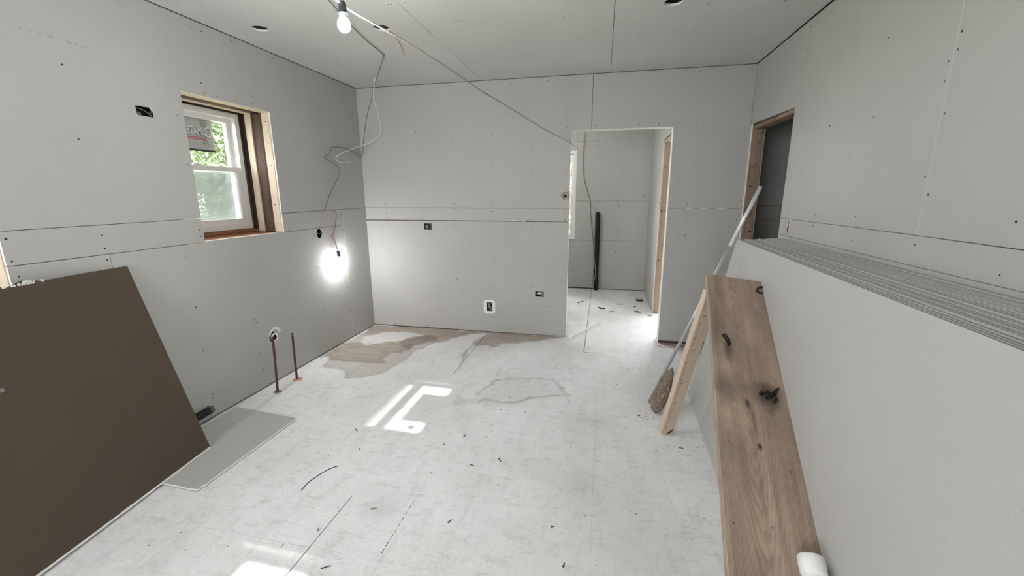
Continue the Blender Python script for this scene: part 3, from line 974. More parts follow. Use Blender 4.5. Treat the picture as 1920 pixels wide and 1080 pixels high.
def window(name, y0, y1, z0, z1, xin, zr, screen_top, labelled=False):
    """double-hung vinyl window in the left wall; xin = inner face of its frame (x grows into the room)"""
    w = empty(name, (xin, (y0 + y1) / 2, z0))
    tag(w, kind='structure')
    fw = 0.052

    def ring(nm, x0, x1, a0, a1, b0, b1, t, mats, parent, tb=None):
        mb = MB()
        tb = tb or t
        mb.bbox(x0, x1, a0, a1, b0, b0 + tb, 0.002)
        mb.bbox(x0, x1, a0, a1, b1 - t, b1, 0.002)
        mb.bbox(x0, x1, a0, a0 + t, b0 + tb, b1 - t, 0.002)
        mb.bbox(x0, x1, a1 - t, a1, b0 + tb, b1 - t, 0.002)
        o = mb.build(nm, mats, None)
        o.parent = parent
        o.matrix_parent_inverse = Matrix.Translation(-Vector(parent.location))
        return o
    ring('window_frame', xin - 0.115, xin, y0, y1, z0, z1, fw - 0.012, M_VINYL, w)
    # inner lower sash and outer upper sash, 4 cm apart
    a0, a1 = y0 + fw - 0.014, y1 - fw + 0.014
    lo = ring('lower_sash', xin - 0.050, xin - 0.016, a0, a1, z0 + 0.038, zr + 0.016, 0.034, M_VINYL, w, 0.045)
    up = ring('upper_sash', xin - 0.090, xin - 0.056, a0, a1, zr - 0.018, z1 - 0.038, 0.034, M_VINYL, w)
    for nm, x, b0, b1 in (('lower_pane', xin - 0.033, z0 + 0.08, zr - 0.014), ('upper_pane', xin - 0.073, zr + 0.012, z1 - 0.068)):
        mb = MB()
        mb.box(x - 0.002, x + 0.002, a0 + 0.03, a1 - 0.03, b0, b1)
        mb.build(nm, M_GLASS, lo if nm == 'lower_pane' else up)
    mb = MB()
    mb.box(xin - 0.1005, xin - 0.1000, a0 + 0.004, a1 - 0.004, z0 + 0.04, screen_top)
    o = mb.build('insect_screen', M_SCREEN, None)
    o.parent = w
    o.matrix_parent_inverse = Matrix.Translation(-Vector(w.location))
    # cam lock on the meeting rail
    mb = MB()
    ym = (y0 + y1) / 2
    mb.bbox(xin - 0.052, xin - 0.02, ym - 0.03, ym + 0.03, zr + 0.016, zr + 0.028, 0.003)
    mb.bbox(xin - 0.045, xin - 0.005, ym - 0.006, ym + 0.006, zr + 0.028, zr + 0.036, 0.002)
    o = mb.build('sash_lock', M_VINYL, None)
    o.parent = w
    o.matrix_parent_inverse = Matrix.Translation(-Vector(w.location))
    return w


XI = -2.85
win1 = window('window_1', 2.215, 3.024, 1.233, 2.122, XI, 1.700, 1.683)
win2 = window('window_2', 0.582, 1.324, 0.930, 2.122, XI, 1.640, 1.600)
# the wood that lines both openings, layer by layer from the room to the frame
LAY = ((XL - TB - 0.0005, -2.650, M_STUDW, 0.004, 'stud'), (-2.650, -2.752, M_OLD, -0.006, 'old_stud'), (-2.752, -2.808, M_STUDW, 0.003, 'furring_strip'), (-2.808, -2.852, M_OLD2, -0.002, 'blackened_strip'), (-2.852, -2.98, M_OLD, 0.010, 'outer_stud'))
for wi, y_near in ((win1, 2.313 - 0.098), (win2, 0.61)):
    a0, a1, b0, b1 = WIN if wi is win1 else WIN2
    a0 = y_near
    inv = Matrix.Translation(-Vector(wi.location))
    for x1, x0, m, prot, nm in LAY:
        for side in range(4):
            mb = MB()
            t = 0.034
            if side == 0:
                dims = (x0, x1, a1 - prot - (0.010 if x1 < -2.84 and False else 0), a1 + t, b0, b1)
            elif side == 1:
                dims = (x0, x1, a0 - t + 0.0, a0 + 0.0 - 0.001, b0, b1)
            elif side == 2:
                dims = (x0, x1, a0 - t, a1 + t, b1 - prot * 0.8, b1 + 0.0295)
            else:
                dims = (x0, x1, a0 - t, a1 + t, b0 - 0.0345, b0 - 0.004 + prot * 0.3 + (0.030 if x1 < -2.8 else 0))
            mb.bbox(*dims, 0.0015)
            mm = M_SILL if (side == 3 and x1 < -2.6) else m
            # grain runs along the piece: local X along its length
            o = mb.build(nm, mm, None)
            ln = Vector((0, 0, 1)) if side < 2 else Vector((0, 1, 0))
            MW = frame_matrix(((x0 + x1) / 2, (dims[2] + dims[3]) / 2, (dims[4] + dims[5]) / 2), ln, (1, 0, 0))
            o.data.transform(MW.inverted())
            o.parent = wi
            o.matrix_parent_inverse = inv
            o.matrix_basis = MW
            if side == 0 and nm == 'stud':
                o['label'] = 'bleached pale pine stud nearest the drywall'
# screw and nail dots on the pale jamb stud
mb = MB()
for z in (2.06, 1.98, 1.90, 1.73, 1.55, 1.48, 1.42, 1.27):
    mb.bbox(-2.62 + random.uniform(-.015, .015), -2.612, WIN[1] - 0.0055, WIN[1] - 0.003, z, z + 0.006, 0.001)
o = mb.build('nail_heads', M_SCREW, win1)
o.matrix_parent_inverse = Matrix.Translation(-Vector(win1.location))
o['kind'] = 'stuff'

# maker's sticker on the outer face of the upper pane, reading mirrored from inside
stick = empty('window_sticker', (XI - 0.0765, 2.635, 1.84))
tag(stick, 'grey maker sticker reading mirrored on the upper pane of the small window', 'sticker')
SB = (2.436, 2.842, 1.826, 2.058)


def stick_part(nm, m, y0, y1, z0, z1, dx=0.0):
    mb = MB()
    mb.box(-0.0006 + dx, 0.0006 + dx, y0 - 2.635, y1 - 2.635, z0 - 1.84, z1 - 1.84)
    return mb.build(nm, m, stick)


stick_part('film', M_STICK, *SB)
stick_part('bottom_bar', M_TXTK, SB[0], SB[1], SB[2] - 0.006, SB[2] + 0.008, 0.0012)
TXMAT = []


def text(body, size, m, y_right, z, dx, xs=1.0, nm='lettering', bold=0.0):
    cu = bpy.data.curves.new(nm, 'FONT')
    cu.body = body
    cu.size = size
    cu.extrude = 0.0002
    cu.offset = bold
    to = bpy.data.objects.new(nm, cu)
    COL.objects.link(to)
    bpy.context.view_layer.update()
    me = bpy.data.meshes.new_from_object(to.evaluated_get(bpy.context.evaluated_depsgraph_get()))
    bpy.data.objects.remove(to)
    # text runs toward -Y seen from outside
    me.transform(Matrix(((0, 0, 1, dx), (-xs, 0, 0, y_right - 2.635), (0, 1, 0, z - 1.84), (0, 0, 0, 1))))
    return link(nm, me, stick, [m])


text('C', 0.108, M_TXTW, 2.838, 1.925, 0.0016, 0.74, bold=0.0022)
text('LIMATE', 0.076, M_TXTW, 2.786, 1.937, 0.0016, 0.62, bold=0.0026)
text('G', 0.108, M_TXTW, 2.620, 1.925, 0.0016, 0.70, bold=0.0022)
text('UARD', 0.076, M_TXTW, 2.570, 1.937, 0.0016, 0.62, bold=0.0026)
for b_, sz, yr, zz, xs_ in (('C', 0.108, 2.838, 1.925, 0.74), ('LIMATE', 0.076, 2.786, 1.937, 0.62), ('G', 0.108, 2.620, 1.925, 0.70), ('UARD', 0.076, 2.570, 1.937, 0.62)):
    text(b_, sz, M_TXTG, yr - 0.004, zz - 0.004, 0.0012, xs_, 'lettering_shadow', 0.0034)
text('WINDOWS & DOORS', 0.034, M_TXTR, 2.775, 1.897, 0.0016, 0.92, bold=0.0006)
# little muntin grids printed behind the first letter
mb = MB()
for zs in ((0.15, 0.168, 0.186, 0.203), (0.022, 0.040, 0.058)):
    mb = MB()
    for y in (2.752, 2.770, 2.788):
        mb.box(0.0008, 0.0012, y - 2.635 - .0015, y - 2.635 + .0015, zs[0] - .003, zs[-1] + .003)
    for z in zs:
        mb.box(0.0008, 0.0012, 2.748 - 2.635, 2.792 - 2.635, z - .0015, z + .0015)
    mb.build('printed_grid', M_TXTG, stick)
# small energy label in the lower corner of the same pane
lab2 = stick_part('film', M_STICK, 2.338, 2.408, 1.925, 2.005)
lab2.parent = None
lab2.name = 'energy_label'
lab2.location = (XI - 0.0765, 2.635, 1.84)
tag(lab2, 'small square paper label low on the hidden edge of the upper pane', 'label')

# window of the far room
mb = MB()
w3 = empty('window_3', ((BW[0] + BW[1]) / 2, YB, BW[2]))
tag(w3, kind='structure')


def w3part(nm, m, boxes, bev=0.002):
    mb = MB()
    for b_ in boxes:
        if bev:
            mb.bbox(*b_, bev)
        else:
            mb.box(*b_)
    o = mb.build(nm, m, w3)
    o.matrix_parent_inverse = Matrix.Translation(-Vector(w3.location))
    return o


y0, y1 = YB + 0.005, YB + 0.10
x0, x1, z0, z1 = BW
w3part('window_frame', M_VINYL, [(x0, x1, y0, y1, z0, z0 + 0.05), (x0, x1, y0, y1, z1 - 0.05, z1), (x0, x0 + 0.05, y0, y1, z0 + 0.05, z1 - 0.05), (x1 - 0.045, x1, y0, y1, z0 + 0.05, z1 - 0.05)])
zm = 1.46
for nm, yy, b0, b1 in (('lower_sash', 0.03, z0 + 0.045, zm + 0.02), ('upper_sash', 0.065, zm - 0.02, z1 - 0.045)):
    a0, a1 = x0 + 0.045, x1 - 0.042
    w3part(nm, M_VINYL, [(a0, a1, YB + yy, YB + yy + 0.03, b0, b0 + 0.04), (a0, a1, YB + yy, YB + yy + 0.03, b1 - 0.035, b1), (a0, a0 + 0.035, YB + yy, YB + yy + 0.03, b0 + 0.04, b1 - 0.035), (a1 - 0.035, a1, YB + yy, YB + yy + 0.03, b0 + 0.04, b1 - 0.035)])
    w3part('pane', M_GLASS, [(a0 + 0.03, a1 - 0.03, YB + yy + 0.013, YB + yy + 0.017, b0 + 0.035, b1 - 0.03)], 0)
w3part('interior_trim', M_WHITEP, [(x1 - 0.004, x1 + 0.0, YB - 0.004, YB + 0.01, z0, z1)])

w_ = empty('added_daylight_window', (-1.51, YR - 0.07, 0.75))  # unseen window added behind the camera to bring in daylight
tag(w_, kind='structure')
mb = MB()
for bx in ((-2.42, -0.6, YR - 0.12, YR - 0.04, 0.75, 0.80), (-2.42, -0.6, YR - 0.12, YR - 0.04, 2.20, 2.25), (-2.42, -2.37, YR - 0.12, YR - 0.04, 0.80, 2.20), (-0.65, -0.6, YR - 0.12, YR - 0.04, 0.80, 2.20), (-1.54, -1.48, YR - 0.11, YR - 0.05, 0.80, 2.20)):
    mb.bbox(*bx, 0.003)
o = mb.build('window_frame', M_VINYL, w_)
o.matrix_parent_inverse = Matrix.Translation(-Vector(w_.location))
for a, b_ in ((-2.37, -1.54), (-1.48, -0.65)):
    mb = MB()
    mb.box(a, b_, YR - 0.082, YR - 0.078, 0.80, 2.20)
    o = mb.build('pane', M_GLASS, w_)
    o.matrix_parent_inverse = Matrix.Translation(-Vector(w_.location))
portal('window_portal', (-1.51, YR - 0.135, 1.5), (0, 1, 0), 1.82, 1.5)
portal('window_portal', (XI - 0.12, 2.61, 1.68), (1, 0, 0), 0.79, 0.92)
portal('window_portal', (XI - 0.12, 0.95, 1.53), (1, 0, 0), 0.79, 1.22)
portal('window_portal', (-0.857, YB + 0.15, 1.456), (0, -1, 0), 0.89, 1.34)

# ------------------------------------------------------------------ door openings: their lumber


def lumber(name, m, parent, x0, x1, y0, y1, z0, z1, ln):
    mb = MB()
    mb.bbox(x0, x1, y0, y1, z0, z1, 0.002)
    o = mb.build(name, m, None)
    MW = frame_matrix(((x0 + x1) / 2, (y0 + y1) / 2, (z0 + z1) / 2), ln, (0.3, 0.9, 0.1) if abs(ln[2]) > .5 else (0, 0, 1))
    o.data.transform(MW.inverted())
    o.parent = parent
    o.matrix_parent_inverse = Matrix.Translation(-Vector(parent.location))
    o.matrix_basis = MW
    return o


d1 = empty('door_1', (XR + 0.06, RY1, 0))
tag(d1, kind='structure')
lumber('jamb_stud', M_JAMB, d1, XR + TB + 0.001, XR + TB + 0.088, RY1 - 0.030, RY1 - 0.0005, 0.0, RZ - 0.0305, (0, 0, 1))
lumber('jamb_stud', M_JAMB, d1, XR + TB + 0.001, XR + TB + 0.088, RY0 + 0.0005, RY0 + 0.006, 0.0, RZ - 0.0305, (0, 0, 1))
lumber('header', M_JAMB, d1, XR + TB + 0.001, XR + TB + 0.088, RY0 + 0.0005, RY1 - 0.0005, RZ - 0.030, RZ - 0.0005, (0, 1, 0))
d2 = empty('door_2', (XB + 0.06, 5.47, 0))
tag(d2, kind='structure')
lumber('jamb_stud', M_STUD, d2, XB + TB + 0.001, XB + TB + 0.088, 5.440, 5.4695, 0.0, 2.069, (0, 0, 1))
lumber('header', M_STUD, d2, XB + TB + 0.001, XB + TB + 0.088, 4.6305, 5.4695, 2.07, 2.0995, (0, 1, 0))
# knots on the two jambs
for par, m_, xx, yy, zs in ((d1, M_OLD2, XR + 0.055, RY1 - 0.0302, (1.93, 1.72, 1.72, 1.55, 1.40, 1.27, 1.15)), (d2, M_OLD, XB + 0.05, 5.4398, (1.29, 1.285, 0.87, 0.68, 0.45, 1.8))):
    mb = MB()
    for k, z in enumerate(zs):
        x = xx + (-0.02 if k % 2 else 0.018) + random.uniform(-.006, .006)
        r = random.uniform(0.006, 0.012)
        mb.add([(x + r * math.cos(t), yy, z + r * math.sin(t) * .8) for t in [2 * PI * q / 8 for q in range(8)]], [tuple(range(8))])
    o = mb.build('knots', m_, par)
    o.matrix_parent_inverse = Matrix.Translation(-Vector(par.location))
    o['kind'] = 'stuff'

# ================================================================== OBJECTS
# ------------------------------------------------------------------ stack of drywall sheets on edge along the right wall
ORD = ['second', 'third', 'fourth', 'fifth', 'sixth', 'seventh', 'eighth', 'ninth', 'tenth', 'eleventh', 'twelfth', 'thirteenth', 'fourteenth', 'fifteenth', 'sixteenth', 'seventeenth', 'eighteenth', 'nineteenth', 'twentieth', 'twenty-first', 'twenty-second', 'twenty-third']


def sheet_mesh(L, T_, Hh, bev=0.0009, face=M_FACE):
    bm = bmesh.new()
    bmesh.ops.create_cube(bm, size=1)
    for v in bm.verts:
        v.co = Vector(((v.co.x - 0.5) * L, (v.co.y + 0.5) * T_, (v.co.z + 0.5) * Hh))
    bmesh.ops.bevel(bm, geom=bm.edges[:], offset=bev, segments=2, affect='EDGES', profile=0.6)
    for f in bm.faces:
        f.material_index = 0 if abs(f.normal.y) > 0.9 else 1
    me = bpy.data.meshes.new('drywall_sheet')
    bm.to_mesh(me)
    bm.free()
    me.materials.append(face)
    me.materials.append(M_EDGE)
    return me


lean = Vector((0.222, 0.0, 1.18)).normalized()
SM = sheet_mesh(2.44, 0.0127, 1.201)
NS = 24
pitch = 0.01292
for k in range(NS):
    front = k < 6
    ang = math.radians(1.73 - 0.115 * k) if front else math.radians(1.0 * (NS - 1 - k) / 17)
    # local X runs from the near end to the far end, local Y into the stack
    ex = Vector((math.sin(ang), math.cos(ang), 0))
    top0 = 0.926 + k * pitch if front else 1.0105 + (k - 6) * pitch
    yfar = 3.172 + 0.0045 * k + random.uniform(-0.012, 0.012) * (k > 0)
    base = Vector((top0 - 0.222 + (yfar - 3.172) * math.tan(ang), yfar, 0.0))
    ez = (lean - ex * lean.dot(ex)).normalized()
    ey = ez.cross(ex)
    o = bpy.data.objects.new('drywall_sheet', SM)
    COL.objects.link(o)
    dz = random.uniform(-0.002, 0.0025) if k else 0
    base = base + Vector((0, 0, 0.004 + max(dz, -0.003)))
    o.matrix_world = Matrix(((ex.x, ey.x, ez.x, base.x), (ex.y, ey.y, ez.y, base.y), (ex.z, ey.z, ez.z, base.z), (0, 0, 0, 1)))
    if k == 0:
        lab = 'ivory drywall sheet at the front of the leaning stack, its whole face showing'
    elif k == 5:
        lab = 'sixth drywall sheet from the front, just before the dark gap in the stack'
    elif k == 6:
        lab = 'seventh drywall sheet from the front, just behind the dark gap in the stack'
    elif k == NS - 1:
        lab = 'rearmost drywall sheet of the stack, touching the right wall'
    else:
        lab = '%s drywall sheet from the front of the stack, only its top edge showing' % ORD[k - 1]
    tag(o, lab, 'drywall sheet', 'drywall sheets stacked on edge along the right wall')

# ------------------------------------------------------------------ brown-backed sheet leaning on the left wall
A = Vector((-2.26, 1.846, 0.0145))
exs = Vector((0.1187, -0.9929, 0.0))
eys = Vector((-0.299, -0.032, 1.107)).normalized()
eys = (eys - exs * eys.dot(exs)).normalized()
ezs = exs.cross(eys)
if ezs.x < 0:
    ezs = -ezs
MS = Matrix(((exs.x, eys.x, ezs.x, A.x), (exs.y, eys.y, ezs.y, A.y), (exs.z, eys.z, ezs.z, A.z), (0, 0, 0, 1)))
brown = empty('drywall_sheet', mat=MS)
tag(brown, 'large drywall sheet leaning on the left wall with its brown paper back outward', 'drywall sheet')


def local_plate(name, outer, z1, z0, mats, parent):
    o = plate(name, 'z', z1, z0, outer, [], mats, None)
    o.parent = parent
    o.matrix_parent_inverse = Matrix.Identity(4)
    return o


Hs = 1.150
tear = [(1.9, Hs)]
u = 1.9
while u > 0.62:
    u -= random.uniform(0.02, 0.06)
    tear.append((u, Hs + random.uniform(-0.006, 0.003)))
for q in ((0.58, Hs - 0.002), (0.55, Hs + 0.004), (0.535, Hs - 0.004), (0.50, Hs + 0.010), (0.475, Hs + 0.016), (0.455, Hs + 0.004), (0.43, Hs + 0.007), (0.40, Hs), (0.2, Hs + 0.001), (0.004, Hs), (0.0, Hs - 0.003)):
    tear.append(q)
local_plate('brown_back', [(0, 0), (2.44, 0)] + [(2.44, Hs)] + tear, 0.0, -0.0125, [M_BROWN, M_GYP], brown)
strip = rough([(0.002, 0.0), (2.44, 0.0), (2.44, 0.010), (0.002, 0.010)], 0.0012, 0.05)
local_plate('white_edge_tape', strip, 0.0012, 0.0002, [M_PAPERW, M_PAPERW], brown)['label'] = 'ragged white paper tape along the bottom edge'
# torn edge fluff
mb = MB()
for k in range(26):
    uu = random.choice([random.gauss(0.485, 0.03), random.gauss(0.47, 0.05), random.gauss(0.66, 0.02)])
    s = random.uniform(0.002, 0.006)
    mb.bbox(uu - s, uu + s, Hs - 0.006, Hs + random.uniform(0.0, 0.013), -0.011, 0.0015, 0.0008)
o = mb.build('torn_edge', M_GYP, brown)
o['kind'] = 'stuff'
mb = MB()
for (u0, v0, u1, v1) in ((0.15, 0.78, 0.155, 0.55), (0.155, 0.48, 0.16, 0.36), (0.158, 0.31, 0.160, 0.28)):
    n = 9
    for k in range(n):
        if random.random() < 0.2:
            continue
        a, b = k / n, (k + random.uniform(0.5, 0.95)) / n
        w_ = random.uniform(0.0015, 0.0032)
        mb.add([(u0 + (u1 - u0) * t + s_ * w_, v0 + (v1 - v0) * t, 0.0004) for t, s_ in ((a, -1), (b, -1), (b, 1), (a, 1))], [(0, 1, 2, 3)])
o = mb.build('stamp_marks', M_STAMPB, brown)
o['kind'] = 'stuff'
mb = MB()
mb.bbox(0.700, 0.716, 0.735, 0.752, -0.001, 0.003, 0.001)
mb.build('grey_tag', M_GREYB, brown)

# ------------------------------------------------------------------ drywall offcut flat on the floor
off = empty('drywall_offcut', (-2.25, 1.9, 0))
tag(off, 'pale drywall offcut lying flat on the floor under the brown sheet', 'offcut')
oc = [(-1.998, 2.255), (-1.995, 2.24), (-2.001, 1.60), (-1.993, 1.572), (-2.006, 1.556), (-2.004, 1.528), (-2.05, 1.524), (-2.13, 1.529), (-2.22, 1.531), (-2.52, 1.54), (-2.53, 2.31), (-2.51, 2.305), (-2.25, 2.28)]
o = plate('paper_face', 'z', 0.0125, 0.006, oc, [], [M_DRY, M_GYP], None)
o.parent = off
o.matrix_parent_inverse = Matrix.Translation(-Vector(off.location))
oc2 = [(x + 0.004 * (1 if x > -2.2 else -1), y - (0.004 if y < 1.8 else -0.003)) for x, y in oc]
o = plate('torn_underlayer', 'z', 0.0055, 0.0003, rough(oc2, 0.002, 0.04), [], [M_PAPERW, M_STAMP], None)
o.parent = off
o.matrix_parent_inverse = Matrix.Translation(-Vector(off.location))

# ------------------------------------------------------------------ wide plank, 2x4 prop, conduit, fibre chunk, pvc pipe
T = Vector((0.8724, 2.4962, 1.0246))
dpl = Vector((-0.11160568, -0.88520884, -0.45160766)).normalized()
wpl = Vector((-0.99159827, 0.06929263, 0.10923099)).normalized()
npl = wpl.cross(dpl).normalized()
MP = Matrix(((dpl.x, wpl.x, npl.x, T.x), (dpl.y, wpl.y, npl.y, T.y), (dpl.z, wpl.z, npl.z, T.z), (0, 0, 0, 1)))
if MP.to_3x3().determinant() < 0:
    print('plank frame is mirrored')


def plank_mat():
    m, nt, b = new_mat('weathered plank')
    v = coords(nt, 'Object', (0.9, 24, 24))
    n1 = noise(nt, v, 1.0, 6, 0.62, 0.8)
    col = ramp(nt, n1, [(0.25, (0.245, 0.182, 0.135)), (0.55, (0.41, 0.318, 0.245)), (0.8, (0.50, 0.41, 0.33))])
    # cathedral grain: stretched rings about the board's heart line
    w_ = N(nt, 'ShaderNodeTexWave', wave_type='RINGS', rings_direction='SPHERICAL')
    mp = N(nt, 'ShaderNodeMapping')
    tc = N(nt, 'ShaderNodeTexCoord')
    mp.inputs['Location'].default_value = (-0.62 * 0.55, -0.165 * 7, 0)
    mp.inputs['Scale'].default_value = (0.55, 7, 1)
    nt.links.new(tc.outputs['Object'], mp.inputs[0])
    nt.links.new(mp.outputs[0], w_.inputs[0])
    w_.inputs['Scale'].default_value = 7.5
    w_.inputs['Distortion'].default_value = 5.0
    w_.inputs['Detail'].default_value = 3
    w_.inputs['Detail Scale'].default_value = 1.2
    col = mixc(nt, 0.32, col, ramp(nt, w_.outputs[1], [(0.15, (0.30, 0.27, 0.25)), (0.6, (0.60, 0.60, 0.60))]), 'OVERLAY')
    n2 = noise(nt, coords(nt, 'Object', (1.5, 4, 4)), 1.7, 4, 0.6)
    col = mixc(nt, ramp(nt, n2, [(0.35, (0.55, 0.55, 0.55)), (0.6, (0, 0, 0))]), col, (0.155, 0.122, 0.098))

    def blot(col, px, py, rx, ry, c_, amt):
        mp = N(nt, 'ShaderNodeMapping')
        mp.inputs['Location'].default_value = (-px / rx, -py / ry, 0)
        mp.inputs['Scale'].default_value = (1 / rx, 1 / ry, 0)
        nt.links.new(tc.outputs['Object'], mp.inputs[0])
        ad = N(nt, 'ShaderNodeVectorMath', operation='ADD')
        nn = N(nt, 'ShaderNodeTexNoise')
        nn.inputs['Scale'].default_value = 30
        nt.links.new(tc.outputs['Object'], nn.inputs['Vector'])
        sc_ = N(nt, 'ShaderNodeVectorMath', operation='SCALE')
        sc_.inputs['Scale'].default_value = 0.7
        nt.links.new(nn.outputs[1], sc_.inputs[0])
        nt.links.new(mp.outputs[0], ad.inputs[0])
        nt.links.new(sc_.outputs[0], ad.inputs[1])
        sb = N(nt, 'ShaderNodeVectorMath', operation='SUBTRACT')
        sb.inputs[1].default_value = (0.35, 0.35, 0.35)
        nt.links.new(ad.outputs[0], sb.inputs[0])
        sep = N(nt, 'ShaderNodeVectorMath', operation='MULTIPLY')
        sep.inputs[1].default_value = (1, 1, 0)
        nt.links.new(sb.outputs[0], sep.inputs[0])
        ln = N(nt, 'ShaderNodeVectorMath', operation='LENGTH')
        nt.links.new(sep.outputs[0], ln.inputs[0])
        f = ramp(nt, ln.outputs['Value'], [(0.25, (amt, amt, amt)), (1.0, (0, 0, 0))])
        return mixc(nt, f, col, c_)
    dk = (0.055, 0.042, 0.034)
    col = blot(col, 0.795, 0.085, 0.10, 0.060, dk, 0.85)
    col = blot(col, 0.56, 0.215, 0.10, 0.030, dk, 0.7)
    col = blot(col, 0.856, 0.164, 0.030, 0.014, dk, 0.9)
    col = blot(col, 0.93, 0.15, 0.09, 0.012, dk, 0.5)
    col = blot(col, 1.047, 0.142, 0.022, 0.011, (0.035, 0.025, 0.02), 0.95)
    col = blot(col, 0.79, 0.245, 0.14, 0.045, (0.10, 0.08, 0.065), 0.6)
    col = blot(col, 0.42, 0.262, 0.25, 0.03, (0.12, 0.095, 0.08), 0.5)
    col = blot(col, 0.79, 0.16, 0.09, 0.16, (0.13, 0.10, 0.08), 0.35)
    nt.links.new(col, b.inputs['Base Color'])
    b.inputs['Roughness'].default_value = 0.75
    b.inputs['Specular IOR Level'].default_value = 0.2
    bump(nt, b, n1, 0.25, 0.002)
    return m


plank = empty('wide_plank', mat=MP)
tag(plank, 'wide weathered brown plank sloping down beside the drywall stack', 'plank')
mb = MB()
PW, PT, PL = 0.288, 0.036, 2.24
mb.bbox(0, PL, 0.0, PW, -PT, 0, 0.0025)
board = mb.build('board', plank_mat(), None)
board.parent = plank
mb = MB()
mb.tube(spline([(0.055, 0.004, 0.003), (0.060, 0.020, 0.006), (0.075, 0.034, 0.005), (0.098, 0.040, 0.004), (0.112, 0.030, 0.006), (0.106, 0.014, 0.004)], 4), 0.005, 6, radii=None)
mb.tube([(0.05, 0.002, 0.001), (0.062, 0.016, 0.004)], 0.006, 6)
o = mb.build('tar_drip', M_TAR, None)
o.parent = plank
o['label'] = 'black curl at the top right corner'
mb = MB()
mb.tube(spline([(0.545, 0.214, 0.003), (0.515, 0.220, 0.005), (0.480, 0.236, 0.004), (0.475, 0.226, 0.006), (0.50, 0.212, 0.005), (0.535, 0.205, 0.004)], 4), 0.0032, 6)
o = mb.build('tar_drip', M_TAR, None)
o.parent = plank
o['label'] = 'black loop near the left edge'
mb = MB()
for (a, b_, c_, d_) in ((0.745, 0.035, 0.79, 0.058), (0.76, 0.048, 0.80, 0.075), (0.775, 0.06, 0.812, 0.09), (0.80, 0.066, 0.785, 0.10), (0.79, 0.10, 0.80, 0.112), (0.80, 0.05, 0.822, 0.066), (0.77, 0.078, 0.79, 0.098)):
    mb.tube(spline([(a, b_, 0.002), ((a + c_) / 2 + random.uniform(-.008, .008), (b_ + d_) / 2, 0.009), (c_, d_, 0.002)], 3), 0.0065, 6)
o = mb.build('tar_drip', M_TAR, None)
o.parent = plank
o['label'] = 'black ragged clump near the right edge'
mb = MB()
for q in ((0.03, 0.262), (0.033, 0.215), (0.45, 0.03), (1.05, 0.25), (1.12, 0.05), (1.36, 0.26), (1.34, 0.14)):
    mb.bbox(q[0] - .003, q[0] + .003, q[1] - .002, q[1] + .002, -0.002, 0.0006, 0.0005)
o = mb.build('nail_holes', M_SCREW, None)
o.parent = plank
o['kind'] = 'stuff'

# 2x4
ax = (Vector((0.600, 2.492, 0.968)) - Vector((0.414, 2.530, 0.0))).normalized()
ew = Vector((math.cos(math.radians(25)), math.sin(math.radians(25)), 0))
ew = (ew - ax * ew.dot(ax)).normalized()
MT = frame_matrix((0.414, 2.530, 0.018), ax, ew)
two = empty('lumber_prop', mat=MT)
tag(two, 'pale two-by-four propped upright under the top end of the wide plank', 'lumber')
mb = MB()
sgn = 1 if (MT.to_3x3() @ Vector((0, 0, 1))).y > 0 else -1
mb.bbox(0, 0.962, 0, 0.089, min(0, sgn * 0.038), max(0, sgn * 0.038), 0.003)
o = mb.build('board', wood('clean pine', (0.47, 0.37, 0.275), (0.62, 0.52, 0.41), 30, 0.9), None)
o.parent = two
mb = MB()
zt = -sgn * 0.0006
mb.add([(x_, y_, zt) for x_, y_ in ((0.004, 0.035), (0.018, 0.05), (0.034, 0.068), (0.040, 0.080), (0.030, 0.082), (0.012, 0.070), (0.003, 0.055))], [tuple(range(7))])
for k in range(16):
    x_ = 0.03 + k * 0.058
    y_ = 0.020 + 0.004 * math.sin(k * 1.7)
    if k % 5 != 3:
        mb.add([(x_, y_, zt), (x_ + 0.05, y_ + 0.001, zt), (x_ + 0.05, y_ + 0.0028, zt), (x_, y_ + 0.0022, zt)], [(0, 1, 2, 3)])
for x_ in (0.22, 0.36, 0.50, 0.58, 0.66, 0.80):
    y_ = random.uniform(0.0, 0.03)
    mb.add([(x_, y_, zt), (x_ + 0.014, y_ + 0.022, zt), (x_ + 0.018, y_ + 0.022, zt), (x_ + 0.005, y_, zt)], [(0, 1, 2, 3)])
o = mb.build('grain_cracks', M_OLD, None)
o.parent = two
o['kind'] = 'stuff'

# conduit
c0, c1 = Vector((0.389, 2.978, 0.002)), Vector((1.006, 3.118, 1.537))
axc = (c1 - c0).normalized()
con = empty('metal_conduit', c0)
tag(con, 'thin grey metal conduit leaning against the far end of the drywall stack', 'conduit')
mb = MB()
Lc = (c1 - c0).length
c0s = Vector((0, 0, 0))
mb.lathe([(0.0092, 0.0), (0.0115, 0.0), (0.0115, Lc), (0.0095, Lc), (0.0092, Lc - 0.05), (0.0092, 0)], 16, axc)
o = mb.build('tube', M_STEEL, con, True)
mb = MB()
mb.lathe([(0.0116, Lc - 0.42), (0.0122, Lc - 0.42), (0.0122, Lc), (0.0100, Lc), (0.0100, Lc - 0.05)], 16, axc)
o = mb.build('upper_sleeve', plain('paler steel', (0.68, 0.69, 0.70), 0.4, 0.35), con, True)
o['label'] = 'paler upper length'

